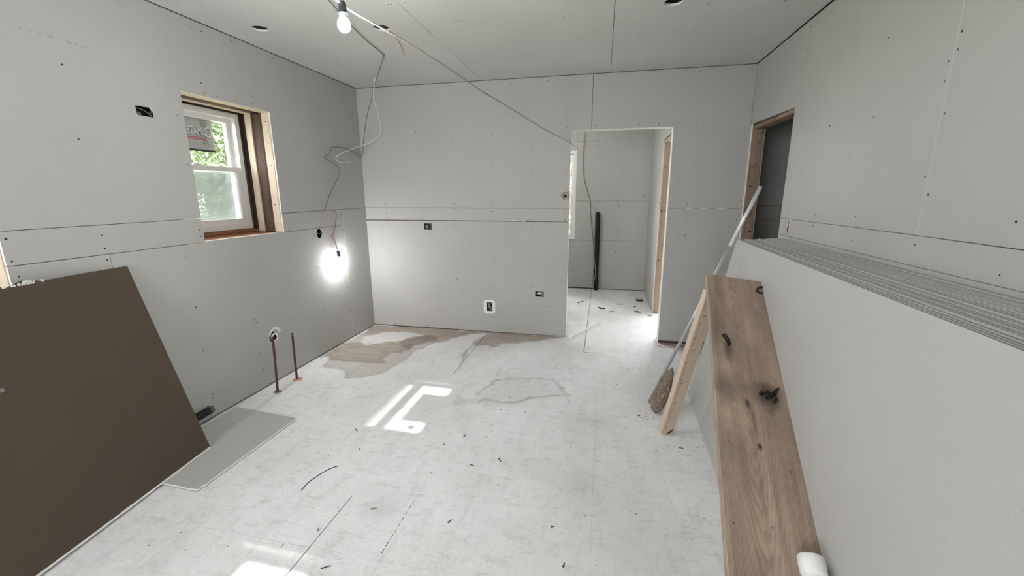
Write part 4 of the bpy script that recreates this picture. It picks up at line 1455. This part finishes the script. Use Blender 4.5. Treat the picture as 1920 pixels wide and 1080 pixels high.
# fibre chunk leaning against the prop
bm = bmesh.new()
bmesh.ops.create_icosphere(bm, subdivisions=4, radius=1)
from mathutils import noise as mnoise
for v in bm.verts:
    p_ = v.co.copy()
    f_ = 1 + 0.34 * mnoise.noise(p_ * 2.1 + Vector((3, 1, 7))) + 0.20 * mnoise.noise(p_ * 5) + 0.07 * mnoise.noise(Vector((p_.x * 24, p_.y * 24, p_.z * 3)))
    tap = 1.0 - 0.25 * p_.z
    v.co = Vector((p_.x * 0.052 * f_ * tap, p_.y * 0.045 * f_ * tap, p_.z * 0.165 * (1 + 0.25 * f_ - 0.25)))
me = bpy.data.meshes.new('fibre_chunk')
bm.to_mesh(me)
bm.free()
chunk = link('fibre_chunk', me, None, [M_BARK], True)
axk = Vector((0.086, 0.05, 0.27)).normalized()
MK = frame_matrix((0.4625, 2.862, 0.158), axk, (0, 1, 0))
chunk.matrix_world = MK @ Matrix(((0, 0, 1, 0), (1, 0, 0, 0), (0, 1, 0, 0), (0, 0, 0, 1)))
tag(chunk, 'shaggy brown fibrous chunk standing behind the two-by-four prop', 'debris')
mb = MB()
rs = random.Random(3)
for k in range(420):
    t = rs.uniform(-0.95, 0.95)
    a = rs.uniform(0, 2 * PI)
    r_ = math.sqrt(max(0.02, 1 - t * t)) * (1 - 0.25 * t) * 0.95
    p0 = Vector((math.cos(a) * 0.052 * r_, math.sin(a) * 0.045 * r_, t * 0.160))
    dz_ = rs.uniform(0.02, 0.05) * rs.choice((-1, 1))
    p1 = p0 * 1.0 + Vector((math.cos(a) * rs.uniform(0.002, 0.010), math.sin(a) * rs.uniform(0.002, 0.010), dz_))
    sd = Vector((-math.sin(a), math.cos(a), 0)) * 0.0012
    mb.add([p0 - sd, p0 + sd, p1], [(0, 1, 2)])
o = mb.build('fibres', M_BARK, chunk)
o['kind'] = 'stuff'

# pvc pipe lying down the plank
pv = empty('pvc_pipe', mat=MP @ Matrix.Translation((1.416, 0.060, 0.0375)))
tag(pv, 'white plastic pipe with a coupling lying on the lower part of the plank', 'pipe')
mb = MB()
mb.lathe([(0.026, 0.01), (0.034, 0.0), (0.0368, 0.004), (0.0368, 0.030), (0.0355, 0.034), (0.0358, 0.048), (0.031, 0.056), (0.028, 0.056)], 36, (1, 0, 0))
mb.lathe([(0.0001, 0.014), (0.027, 0.012)], 36, (1, 0, 0))
o = mb.build('coupling', M_WHITEP, None, True)
o.parent = pv
mb = MB()
mb.lathe([(0.0302, 0.05), (0.0302, 0.62), (0.026, 0.62), (0.026, 0.05)], 32, (1, 0, 0))
o = mb.build('tube', M_WHITEP, None, True)
o.parent = pv

# ------------------------------------------------------------------ copper stubs, drain stub, black stub
for i, (x, y, h_, lab) in enumerate(((-2.400, 2.588, 0.452, 'dark copper pipe stub rising in front of the round wall hole'), (-2.421, 2.813, 0.406, 'dark copper pipe stub standing alone nearer the far corner'))):
    cp = empty('copper_pipe', (x, y, 0))
    tag(cp, lab, 'pipe', 'copper stubs by the left wall')
    mb = MB()
    xb = -2.425 - x if i == 0 else -2.432 - x
    mb.lathe([(0.0085, 0.0), (0.0085, h_), (0.0055, h_), (0.0055, h_ - 0.03), (0.0001, h_ - 0.03)], 14, (-xb * 0.9, 0, h_), (xb, 0, 0.002))
    mb.build('tube', M_COPPER, cp, True)
    mb = MB()
    mb.lathe([(0.0001, h_ - 0.006), (0.0095, h_ - 0.012), (0.0095, h_ - 0.020), (0.0086, h_ - 0.022)] if i else [(0.0095, h_ - 0.018), (0.0100, h_ - 0.014), (0.0100, h_ - 0.002), (0.007, h_)], 12, (-xb * 0.9, 0, h_), (xb, 0, 0.002))
    mb.build('end_cap', M_GREYB if i else M_COPPER, cp, True)
    mb = MB()
    r0 = 0.030 if i else 0.026
    pr = []
    n = 16
    for k in range(n):
        a = 2 * PI * k / n
        rr = r0 * (1 + random.uniform(-0.25, 0.25)) * (1.5 if i and math.cos(a - 0.6) > 0.75 else 1)
        pr.append((xb + rr * math.cos(a), rr * math.sin(a)))
    vs = [(a_, b_, 0.001) for a_, b_ in pr] + [(xb + (a_ - xb) * 0.75, b_ * 0.75, 0.010) for a_, b_ in pr] + [(xb + (a_ - xb) * 0.3, b_ * 0.3, 0.008) for a_, b_ in pr]
    fs = [(k, (k + 1) % n, n + (k + 1) % n, n + k) for k in range(n)] + [(n + k, n + (k + 1) % n, 2 * n + (k + 1) % n, 2 * n + k) for k in range(n)] + [tuple(2 * n + k for k in range(n))]
    mb.add(vs, fs)
    o = mb.build('floor_collar', M_ORANGE if i else M_BARK, cp)
    if i:
        o['label'] = 'pinkish collar at the floor'

dr = empty('drain_stub', (XL, 2.785, 0.376))
tag(dr, 'white plastic drain stub with a purple-stained mouth in the round wall hole', 'pipe')
mb = MB()
mb.lathe([(0.030, -0.06), (0.030, -0.001), (0.038, 0.0005), (0.038, 0.002), (0.023, 0.003), (0.0225, -0.055)], 28, (1, 0, 0), (0, 0.004, -0.006))
mb.build('pipe_end', M_WHITEP, dr, True)
mb = MB()
mb.lathe([(0.0224, 0.0015), (0.0222, -0.02)], 24, (1, 0, 0), (0, 0.004, -0.006))
mb.lathe([(0.0222, -0.012), (0.0001, -0.012)], 24, (1, 0, 0), (0, 0.004, -0.006))
mb.build('primer_stain', plain('purple primer', (0.035, 0.028, 0.06), 0.5), dr)
mb = MB()
ring = circle(0.010, 0.018, 0.040, 18, 0.044, 0.10)
ring2 = [(a * 1.42 - 0.002, b * 1.35) for a, b in ring]
vs = [(0.0009, a, b) for a, b in ring] + [(0.0007, a, b) for a, b in ring2]
mb.add(vs, [(k, (k + 1) % 18, 18 + (k + 1) % 18, 18 + k) for k in range(9)])
mb.build('torn_paper_rim', M_PAPERW, dr)

bp_ = empty('pipe_stub', (-2.545, 2.03, 0.082))
tag(bp_, 'short black pipe stub low on the left wall beside the brown sheet', 'pipe')
mb = MB()
mb.lathe([(0.0001, 0.113), (0.012, 0.113), (0.022, 0.108), (0.026, 0.098), (0.026, -0.06), (0.0001, -0.06)], 20, (0, 1, 0.04))
mb.build('tube', M_BLACK, bp_, True)
mb = MB()
mb.lathe([(0.0262, 0.082), (0.0282, 0.084), (0.0282, 0.096), (0.0262, 0.099)], 20, (0, 1, 0.04))
mb.build('end_ring', M_BLACKB, bp_, True)

# ------------------------------------------------------------------ electrical boxes


def wires(parent, paths, mat, r=0.0022):
    for p_ in paths:
        mb = MB()
        mb.tube(spline(p_, 4), r, 6)
        mb.build('wire', mat, parent, True)


def elec_box(axis, plane, sgn, u0, u1, v0, v1, depth, label, body=M_BLACK, clamp=True):
    """open device box let into a hole; local axes = world axes, origin at hole centre"""
    uc, vc = (u0 + u1) / 2, (v0 + v1) / 2
    e_ = empty('electrical_box', to3(axis, uc, vc, plane))
    tag(e_, label, 'electrical box')
    hu, hv = (u1 - u0) / 2, (v1 - v0) / 2
    t = 0.0025
    mb = MB()

    def bx(a0, a1, b0, b1, d0, d1):
        lo, hi = sorted((-sgn * d0, -sgn * d1))
        if axis == 'x':
            mb.box(lo, hi, a0, a1, b0, b1)
        else:
            mb.box(a0, a1, lo, hi, b0, b1)
    bx(-hu, hu, -hv, hv, depth, depth + t)
    bx(-hu, -hu + t, -hv, hv, 0.002, depth)
    bx(hu - t, hu, -hv, hv, 0.002, depth)
    bx(-hu + t, hu - t, -hv, -hv + t, 0.002, depth)
    bx(-hu + t, hu - t, hv - t, hv, 0.002, depth)
    shell = mb.build('box_shell', body, e_)
    for q in (((-hu + t, -hu + 0.009, -0.006, 0.006), (hu - 0.009, hu - t, -0.006, 0.006)) if hu > hv else ((-0.006, 0.006, -hv + t, -hv + 0.009), (-0.006, 0.006, hv - 0.009, hv - t))):
        mb = MB()
        bx(*q, 0.004, 0.02)
        mb.build('screw_lug', M_BLACKB, shell)
    return e_


def P3(axis, sgn, pts):
    return [to3(axis, a, b, -sgn * d) for a, b, d in pts]


b = elec_box('x', XL, 1, 2.022, 2.124, 1.940, 2.000, 0.06, 'black electrical box opening high on the left wall beside the window')
wires(b, [P3('x', 1, [(-0.03, 0.018, 0.02), (0.0, 0.008, 0.008), (0.03, -0.012, 0.004), (0.042, -0.024, 0.006)]), P3('x', 1, [(-0.03, -0.005, 0.02), (-0.018, -0.010, 0.012), (-0.004, -0.02, 0.02)])], M_WIREG, 0.0025)
mb = MB()
mb.bbox(-0.03, -0.012, -0.044, -0.012, -0.026, -0.008, 0.002)
mb.build('wire_clamp', M_BLACKB, b)
b = elec_box('x', XL, 1, 3.442, 3.539, 1.098, 1.194, 0.06, 'black electrical box opening on the left wall above the lower bulb')
wires(b, [P3('x', 1, [(0.03 * math.cos(a), 0.02 + 0.02 * math.sin(a), 0.006) for a in (3.4, 4.2, 5.0, 5.8, 6.6, 7.4)])], M_WIREG, 0.002)
b = elec_box('y', YF, -1, -1.889, -1.792, 1.120, 1.192, 0.06, 'horizontal electrical box opening under the joint line of the far wall', M_BLACK)
mb = MB()
mb.bbox(-0.04, -0.004, 0.012, 0.045, -0.022, 0.022, 0.002)
mb.build('wire_clamp', M_BLACKB, b)
mb = MB()
mb.bbox(0.034, 0.044, 0.006, 0.02, -0.03, 0.03, 0.002)
mb.build('device_strap', M_GREYB, b)
wires(b, [P3('y', -1, [(0.010, -0.03, 0.02), (0.016, 0.0, 0.008), (0.012, 0.025, 0.02)]), P3('y', -1, [(0.024, -0.03, 0.02), (0.026, 0.0, 0.01), (0.022, 0.028, 0.02)])], M_WIREG, 0.003)
b = elec_box('y', YF, -1, -0.670, -0.572, 0.428, 0.490, 0.055, 'horizontal electrical box with white wires low on the far wall near the doorway')
wires(b, [P3('y', -1, [(-0.02, -0.005, 0.03), (-0.01, 0.018, 0.006), (0.015, 0.014, 0.002), (0.035, 0.02, 0.012)]), P3('y', -1, [(-0.015, 0.006, 0.03), (0.01, -0.004, 0.004), (0.03, -0.010, 0.004), (0.04, 0.004, 0.02)]), P3('y', -1, [(-0.032, 0.004, 0.02), (-0.018, 0.0, 0.006), (0.0, 0.008, 0.002), (0.026, 0.004, 0.006)])], M_WIREW, 0.0042)
b = elec_box('y', YF, -1, -1.203, -1.137, 0.241, 0.347, 0.05, 'grey electrical box with a white rounded flange low on the far wall', M_GREYB)
loops_o, loops_i = [], []


def rrect(hu, hv, r, n=6):
    out = []
    for (sx, sy, a0) in ((1, 1, 0), (-1, 1, PI / 2), (-1, -1, PI), (1, -1, 1.5 * PI)):
        for k in range(n + 1):
            a = a0 + k * PI / 2 / n
            out.append((sx * (hu - r) + r * math.cos(a), sy * (hv - r) + r * math.sin(a)))
    return out


o = plate('white_flange', 'y', -0.004, -0.0004, rrect(0.064, 0.078, 0.030), [rrect(0.034, 0.050, 0.010)], [M_WHITEP, M_WHITEP], b)
mb = MB()
mb.bbox(0.006, 0.022, 0.004, 0.03, 0.006, 0.028, 0.002)
mb.build('wire_clamp', M_BLACK, b)
mb = MB()
mb.bbox(-0.024, -0.004, 0.008, 0.03, -0.044, -0.014, 0.002)
mb.build('wire_clamp', M_BLACK, b)
wires(b, [P3('y', -1, [(-0.02, 0.03, 0.03), (0.0, 0.0, 0.008), (-0.014, -0.02, 0.01), (0.012, -0.036, 0.02)])], M_WIREW, 0.003)
b = elec_box('x', XR, -1, 3.240, 3.296, 1.216, 1.308, 0.06, 'tall rounded electrical box with wires on the right wall above the stack')
wires(b, [P3('x', -1, [(0.012, 0.03, 0.03), (0.004, 0.012, 0.004), (0.012, -0.02, 0.004), (0.004, -0.042, 0.008)])], M_WIREW, 0.003)
wires(b, [P3('x', -1, [(0.02, 0.02, 0.03), (0.012, 0.0, 0.006), (0.016, -0.03, 0.02)])], plain('dark red wire', (0.12, 0.02, 0.03), 0.5), 0.004)
mb = MB()
mb.bbox(0.014, 0.03, 0.016, 0.024, -0.04, 0.036, 0.002)
mb.build('box_lip', plain('mauve grey box lip', (0.30, 0.25, 0.26), 0.6), b)
b = elec_box('x', XB, -1, 5.60, 5.66, 1.18, 1.28, 0.01, 'small switch box opening on the side wall of the far room', M_BLACK)
b.location.x = XB - 0.0015
for ch in b.children:
    pass

# cable loop by the doorway edge
cl = empty('cable_loop', (-0.372, YF - 0.003, 1.474))
tag(cl, 'beige loop of cable poking out of the far wall by the doorway edge', 'cable')
mb = MB()
mb.tube([(0.031 * math.cos(a), -0.006 - 0.002 * math.sin(a), 0.033 * math.sin(a)) for a in [2 * PI * k / 22 for k in range(23)]], 0.0062, 8)
mb.tube(spline([(-0.030, -0.006, 0.006), (-0.040, -0.010, 0.010), (-0.050, -0.006, 0.008)], 4), 0.006, 6)
mb.tube(spline([(0.012, -0.004, 0.03), (0.028, -0.008, 0.040), (0.037, -0.006, 0.030)], 4), 0.005, 6)
mb.build('loop', plain('beige cable', (0.36, 0.33, 0.29), 0.7), cl, True)
mb = MB()
mb.lathe([(0.0001, 0.006), (0.008, 0.006), (0.009, 0.0), (0.009, -0.03)], 10, (0, -1, 0))
mb.build('cable_end', M_BLACK, cl, True)

# ------------------------------------------------------------------ cables


def cable(name, pts, r, m, label, sub=6, closed=None):
    mb = MB()
    mb.tube(spline(pts, sub), r, 8)
    o = mb.build(name, m, None, True)
    return tag(o, label, 'cable')


cable('power_cable', [(-1.20, 1.30, 2.565), (-1.17, 1.45, 2.43), (-1.125, 1.62, 2.315), (-1.086, 1.80, 2.269), (-1.044, 1.94, 2.254), (-0.975, 2.174, 2.233), (-0.901, 2.42, 2.203), (-0.827, 2.67, 2.163), (-0.784, 2.814, 2.14), (-0.726, 3.008, 2.118), (-0.648, 3.27, 2.087), (-0.542, 3.629, 2.041), (-0.446, 3.952, 2.012), (-0.360, 4.255, 1.985), (-0.325, 4.33, 1.972), (-0.31, 4.46, 1.96)], 0.0042, M_WIREM, 'pale cable strung from the ceiling bulb across to the doorway edge')
cable('hanging_cable', [(-1.53, 2.15, 2.572), (-1.562, 2.403, 2.573), (-1.609, 2.602, 2.570), (-1.652, 2.783, 2.573), (-1.698, 3.058, 2.570), (-1.735, 3.34, 2.573), (-1.760, 3.395, 2.566), (-1.942, 3.654, 2.545), (-2.084, 3.811, 2.471), (-2.212, 3.953, 2.368), (-2.332, 4.059, 2.236), (-2.446, 4.176, 2.072), (-2.553, 4.285, 1.894), (-2.553, 4.162, 1.926), (-2.553, 4.022, 1.95), (-2.553, 3.905, 1.954), (-2.553, 3.774, 1.937), (-2.553, 3.733, 1.885), (-2.553, 3.645, 1.834), (-2.553, 3.769, 1.799), (-2.553, 3.87, 1.735), (-2.553, 3.812, 1.647), (-2.553, 3.691, 1.525), (-2.556, 3.618, 1.426), (-2.560, 3.592, 1.368), (-2.577, 3.590, 1.353)], 0.0036, M_WIREG, 'grey brown cable running along the ceiling and dangling down the left wall')
cable('white_cable', [(-1.95, 3.58, 2.47), (-2.03, 3.681, 2.36), (-2.1, 3.825, 2.315), (-2.18, 4.017, 2.248), (-2.25, 4.183, 2.16), (-2.33, 4.262, 2.09), (-2.4, 4.226, 2.029), (-2.47, 4.142, 1.986), (-2.5, 3.98, 1.935), (-2.52, 3.85, 1.884), (-2.53, 3.79, 1.845), (-2.54, 3.834, 1.813), (-2.555, 3.963, 1.812), (-2.560, 4.08, 1.83)], 0.0034, M_WIREW, 'loose white cable looping in the far left corner')
st_ = empty('cable_staple', (-1.745, 3.372, 2.575))
tag(st_, 'small dark staple holding the cable at the ceiling corner turn', 'staple')
mb = MB()
mb.tube([(-0.008, 0, 0.003), (-0.008, 0, -0.008), (0.008, 0, -0.008), (0.008, 0, 0.003)], 0.002, 6)
mb.build('wire_bridge', M_SCREW, st_)
mb = MB()
mb.tube(spline([(0.0, 0.0, -0.002), (0.004, 0.01, -0.02), (0.006, 0.012, -0.042)], 4), 0.0022, 6)
mb.build('cable_tail', M_WIREP, st_)
cable('ceiling_wire', [(-1.47, 2.90, 2.62), (-1.455, 2.945, 2.57), (-1.435, 2.985, 2.545), (-1.420, 3.02, 2.50), (-1.414, 3.04, 2.46)], 0.0028, M_WIREP, 'short reddish wire drooping out of the middle ceiling hole')
cable('annex_wire', [(-0.295, 6.685, 2.57), (-0.303, 6.67, 2.383), (-0.322, 6.68, 1.982), (-0.288, 6.68, 1.672), (-0.19, 6.685, 1.371), (-0.184, 6.685, 1.195), (-0.129, 6.685, 0.787), (-0.110, 6.68, 0.45), (-0.108, 6.66, 0.05)], 0.0038, M_WIREG, 'thin cable wandering down the back wall of the far room')
cable('loose_cord', [(0.598, 4.42, 0.006), (0.578, 4.36, 0.010), (0.571, 4.31, 0.006), (0.600, 4.262, 0.006), (0.651, 4.191, 0.006), (0.725, 4.117, 0.006), (0.834, 4.085, 0.006), (0.96, 4.10, 0.006)], 0.0055, M_WIREW, 'white cord curling on the floor round the right foot of the doorway')
cable('red_wire', [(0.62, 4.285, 0.010), (0.74, 4.262, 0.008), (0.86, 4.235, 0.008), (0.98, 4.22, 0.008)], 0.006, plain('dull red cable', (0.30, 0.14, 0.12), 0.6), 'dull red wire lying at the foot of the far wall right of the doorway')
cable('string', [(-0.044, 6.15, 0.003), (0.0, 5.96, 0.003), (0.037, 5.839, 0.003), (0.13, 5.724, 0.003), (0.328, 5.653, 0.003), (0.503, 5.599, 0.003), (0.645, 5.515, 0.003)], 0.004, M_WIREW, 'white string curving over the far room floor')
cable('wire_scrap', [(-1.477, 1.64, 0.002), (-1.482, 1.70, 0.002), (-1.465, 1.77, 0.002), (-1.443, 1.824, 0.002), (-1.41, 1.86, 0.002)], 0.0022, M_SCREW, 'thin dark curved wire scrap on the near floor left of centre')

# ------------------------------------------------------------------ bulbs


def hanging_bulb(loc, label, cord_mat, cord, tilt=0.0, nut=None, lit=None):
    """origin at the globe centre"""
    h_ = empty('hanging_bulb', loc)
    tag(h_, label, 'light bulb', None)
    ax_ = Vector((math.sin(tilt) * -0.3, -math.sin(tilt), math.cos(tilt))).normalized()
    mb = MB()
    mb.lathe([(0.0001, -0.0305), (0.010, -0.0290), (0.020, -0.0230), (0.0275, -0.012), (0.030, 0.0), (0.029, 0.010), (0.0255, 0.020), (0.0215, 0.028)], 20, ax_)
    mb.build('bulb_globe', lit or M_BULB, h_, True)
    mb = MB()
    mb.lathe([(0.0216, 0.028), (0.0175, 0.040), (0.0145, 0.050), (0.0135, 0.062), (0.0001, 0.062)], 20, ax_)
    mb.build('bulb_collar', M_BULBBASE, h_, True)
    mb = MB()
    mb.lathe([(0.0185, 0.050), (0.0215, 0.049), (0.0205, 0.056), (0.0180, 0.062), (0.0175, 0.092), (0.0150, 0.101), (0.0060, 0.105), (0.0001, 0.105)], 20, ax_)
    mb.lathe([(0.0185, 0.050), (0.0140, 0.060)], 20, ax_)
    sock_ = mb.build('socket', M_SOCK, h_, True)
    for pts in cord:
        mb = MB()
        mb.tube(spline(pts, 5), 0.0022, 6)
        mb.build('cord', cord_mat, sock_, True)
    if nut:
        mb = MB()
        mb.lathe([(0.0001, 0.018), (0.004, 0.017), (0.007, 0.0), (0.0001, -0.002)], 10, (0.2, -0.5, 0.6), nut)
        mb.build('wire_nut', M_RED, h_, True)
    return h_


hb_ = hanging_bulb((-1.092, 1.779, 2.194), 'lit bulb in a dark socket hanging from the cable below the ceiling', M_SOCK,
             [[(0, 0, 0.10), (-0.014, -0.03, 0.135), (-0.036, -0.17, 0.140)], [(0.004, 0, 0.10), (0.012, 0.0, 0.13), (0.000, -0.08, 0.104)]])
hb_.scale = (0.87, 0.87, 0.87)
hanging_bulb((-2.528, 3.685, 0.858), 'lit bulb dangling low against the left wall near the far corner', M_WIREG,
             [[(-0.004, -0.012, 0.10), (-0.008, -0.018, 0.15), (-0.012, -0.03, 0.19), (-0.014, -0.05, 0.225), (-0.014, -0.062, 0.238)], [(0.001, -0.012, 0.10), (-0.003, -0.014, 0.15), (-0.010, -0.026, 0.20), (-0.014, -0.058, 0.238)]], 0.06, (-0.014, -0.064, 0.240), M_BULBLOW)
hanging_bulb((-1.10, 5.35, 2.25), 'lit bulb added unseen inside the far room left of its doorway to brighten it', M_SOCK,  # unseen lamp added to brighten the far room
             [[(0, 0, 0.10), (0.002, 0.0, 0.2), (0, 0.0, 0.33)]])
cable('drop_wire', [(-2.578, 3.700, 1.354), (-2.556, 3.722, 1.345), (-2.552, 3.744, 1.321), (-2.552, 3.723, 1.245), (-2.552, 3.694, 1.169), (-2.545, 3.625, 1.099)], 0.0026, M_WIREP, 'thin copper coloured wire dropping from the wall joint to the lower bulb')

# ------------------------------------------------------------------ far room: black pipe, scrap strip, duct opening
bpipe = empty('drain_pipe', (-0.060, 6.652, 0))
tag(bpipe, 'tall black pipe standing against the back wall of the far room', 'pipe')
mb = MB()
mb.lathe([(0.036, 0.0), (0.036, 1.16), (0.033, 1.195), (0.022, 1.212), (0.0001, 1.215)], 22, (-0.01, 0, 1))
mb.build('tube', M_BLACK, bpipe, True)
mb = MB()
mb.lathe([(0.0362, 0.10), (0.0392, 0.10), (0.0392, 0.16), (0.0362, 0.16)], 22, (-0.01, 0, 1))
mb.build('coupling_ring', M_BLACK, bpipe, True)
mb = MB()
mb.tube(spline([(-0.045, -0.02, 0.75), (-0.040, -0.036, 0.5), (-0.01, -0.040, 0.28), (-0.03, -0.040, 0.15), (-0.045, -0.03, 0.03)], 5), 0.0026, 6)
mb.build('white_thread', M_WIREW, bpipe, True)

sc = empty('scrap_strip', (-0.15, 4.56, 0))
tag(sc, 'tapered white scrap strip lying across the doorway floor', 'scrap')
mb = MB()
vs = [(-0.152, -0.287, 0.001), (-0.118, -0.297, 0.001), (0.168, 0.296, 0.001), (0.160, 0.300, 0.001)]
top = [(x, y, z + h_) for (x, y, z), h_ in zip(vs, (0.026, 0.026, 0.014, 0.014))]
mb.add(vs + top, [(3, 2, 1, 0), (4, 5, 6, 7), (0, 1, 5, 4), (1, 2, 6, 5), (2, 3, 7, 6), (3, 0, 4, 7)])
mb.build('strip', M_GYP, sc)
mb = MB()
mb.add([(-0.151, -0.286, 0.0275), (-0.119, -0.296, 0.0275), (0.167, 0.296, 0.0155), (0.161, 0.299, 0.0155)], [(0, 1, 2, 3)])
mb.build('paper_face', M_PAPERW, sc)

du = empty('floor_duct', (0.565, 6.095, 0))
tag(du, 'dark square duct opening in the far room floor by the corner', 'duct')
mb = MB()
for bx in ((-0.05, -0.0485, -0.075, 0.075, -0.1, -0.001), (0.0485, 0.05, -0.075, 0.075, -0.1, -0.001), (-0.0485, 0.0485, -0.075, -0.0735, -0.1, -0.001), (-0.0485, 0.0485, 0.0735, 0.075, -0.1, -0.001)):
    mb.box(*bx)
mb.build('boot', M_STEEL, du)
mb = MB()
mb.box(-0.0485, 0.0485, -0.0735, 0.0735, -0.018, -0.016)
mb.build('dark_bottom', M_BLACK, du)

# ------------------------------------------------------------------ bits on the floors


def drywall_screw(x, y, rz, L, label):
    s = empty('drywall_screw', (x, y, 0.0035))
    s.rotation_euler = (0, 0, rz)
    tag(s, label, 'screw', 'loose screws and bits on the main floor')
    mb = MB()
    mb.lathe([(0.0001, L), (0.0018, L - 0.006), (0.0021, 0.004), (0.0042, 0.0), (0.0001, 0.0)], 8, (1, 0, 0))
    mb.build('shank', M_SCREW, s)
    return s


for (x, y, rz, L, lab) in ((-1.528, 2.222, -0.6, 0.036, 'dark screw lying left of the sunlit patch'), (-0.531, 2.102, -0.9, 0.034, 'dark screw lying alone in the middle of the floor'), (-0.677, 2.019, -0.2, 0.026, 'thin screw on the floor just left of the middle one'), (-1.075, 1.243, 0.6, 0.040, 'screw on the floor at the bottom left of the view'), (-0.650, 1.585, 1.0, 0.026, 'screw on the near floor in front of the cut line'), (-0.101, 1.453, 1.4, 0.024, 'screw on the near floor right of centre'), (0.508, 2.427, -0.3, 0.030, 'screw on the floor by the foot of the two-by-four'), (-0.177, 1.655, 0.3, 0.022, 'short screw on the near floor centre right')):
    drywall_screw(x, y, rz, L, lab)


def chip(x, y, sx, sy, rz, label, m=M_DEBRIS, name='chip', cat='debris', h_=0.006):
    bm = bmesh.new()
    bmesh.ops.create_icosphere(bm, subdivisions=2, radius=1)
    for v in bm.verts:
        f_ = 1 + 0.5 * mnoise.noise(v.co * 1.8 + Vector((x * 9, y * 7, 0)))
        v.co = Vector((v.co.x * sx * 0.8 * f_, v.co.y * sy * 0.8 * f_, max(-0.6, v.co.z) * h_ + 0.6 * h_))
    me = bpy.data.meshes.new(name)
    bm.to_mesh(me)
    bm.free()
    o = link(name, me, None, [m])
    o.location = (x, y, 0.0004)
    o.rotation_euler = (0, 0, rz)
    return tag(o, label, cat)


chip(-0.801, 2.289, 0.012, 0.006, 1.0, 'olive brown chip on the floor right of the sunlit patch')
chip(-1.378, 2.027, 0.007, 0.006, 0.4, 'small dark chip on the floor below the sunlit patch')
chip(-0.895, 2.173, 0.007, 0.005, 0.2, 'small grey chip on the floor left of the middle screw')
chip(-1.218, 1.422, 0.006, 0.005, 0.2, 'tiny dark chip on the near floor by the long seam')
chip(-1.041, 1.597, 0.022, 0.006, 0.5, 'flat grey scrape of compound on the near floor beside the seam', M_DEBRIS, 'compound_smear', 'debris', 0.002)
chip(0.300, 2.767, 0.012, 0.009, 0.3, 'grey crumb on the floor left of the fibrous chunk')
chip(0.011, 5.54, 0.012, 0.045, 0.6, 'bent black plastic scrap on the far room floor', M_BLACK, 'plastic_scrap', 'debris', 0.012)
chip(0.048, 5.53, 0.045, 0.008, -0.25, 'slim black offcut beside the bent scrap in the far room', M_BLACK, 'plastic_scrap', 'debris', 0.010)
chip(0.490, 5.44, 0.055, 0.012, -0.5, 'brown bone-shaped splinter on the far room floor by the side wall', M_BARK, 'splinter', 'debris', 0.012)
chip(0.161, 5.398, 0.05, 0.008, 0.25, 'thin grey sliver in the middle of the far room floor', M_DEBRIS, 'sliver')
chip(0.289, 5.803, 0.06, 0.010, 0.1, 'flat grey sliver before the duct in the far room', M_DEBRIS, 'sliver')
chip(-0.280, 5.78, 0.03, 0.012, 0.5, 'grey sliver at the left of the far room floor', M_DEBRIS, 'sliver')
chip(-0.231, 5.86, 0.04, 0.008, 0.1, 'second grey sliver further back at the left of the far room floor', M_DEBRIS, 'sliver')
chip(0.470, 5.698, 0.024, 0.012, 0.4, 'dark crumb on the far room floor in front of the duct', M_BLACK, 'crumb')
chip(0.630, 5.296, 0.03, 0.010, 0.0, 'grey crumb at the foot of the side doorway post in the far room', M_DEBRIS, 'crumb')

mb = MB()
rs = random.Random(11)
for k in range(230):
    if k < 130:
        x, y = rs.uniform(-2.1, 0.6), rs.uniform(1.1, 4.2)
    elif k < 150:
        x, y = rs.gauss(0.33, 0.05), rs.gauss(2.78, 0.05)
    elif k < 165:
        x, y = rs.gauss(0.60, 0.07), rs.gauss(2.4, 0.12)
    else:
        x, y = rs.uniform(-0.4, 0.6), rs.uniform(4.45, 6.6)
    if -2.4 < x < -1.95 and y < 2.3:
        continue
    s = rs.uniform(0.0015, 0.0045) * (1.5 if y > 4.4 else 1)
    a = rs.uniform(0, PI)
    ca, sa = math.cos(a) * s, math.sin(a) * s
    l_ = rs.uniform(1, 3.0)
    z = rs.uniform(0.001, 0.003)
    mb.add([(x - ca * l_, y - sa * l_, 0.0002), (x + sa, y - ca, 0.0002), (x + ca * l_, y + sa * l_, 0.0002), (x - sa, y + ca, 0.0002), (x, y, z + 0.0005)], [(0, 1, 4), (1, 2, 4), (2, 3, 4), (3, 0, 4)])
o = mb.build('floor_crumbs', M_DEBRIS)
tag(o, 'fine grey crumbs scattered over the floors', 'debris', None, 'stuff')
# pale scrapes by the foot of the prop
stm = stamps(floor, 'z', 0.0, 1, [(0.44, 2.46, 0.47, 2.22), (0.49, 2.45, 0.53, 2.24), (0.56, 2.44, 0.58, 2.25), (0.36, 2.49, 0.50, 2.41)], M_PAPERW, 0.010)
stm.name = 'pale_scrapes'
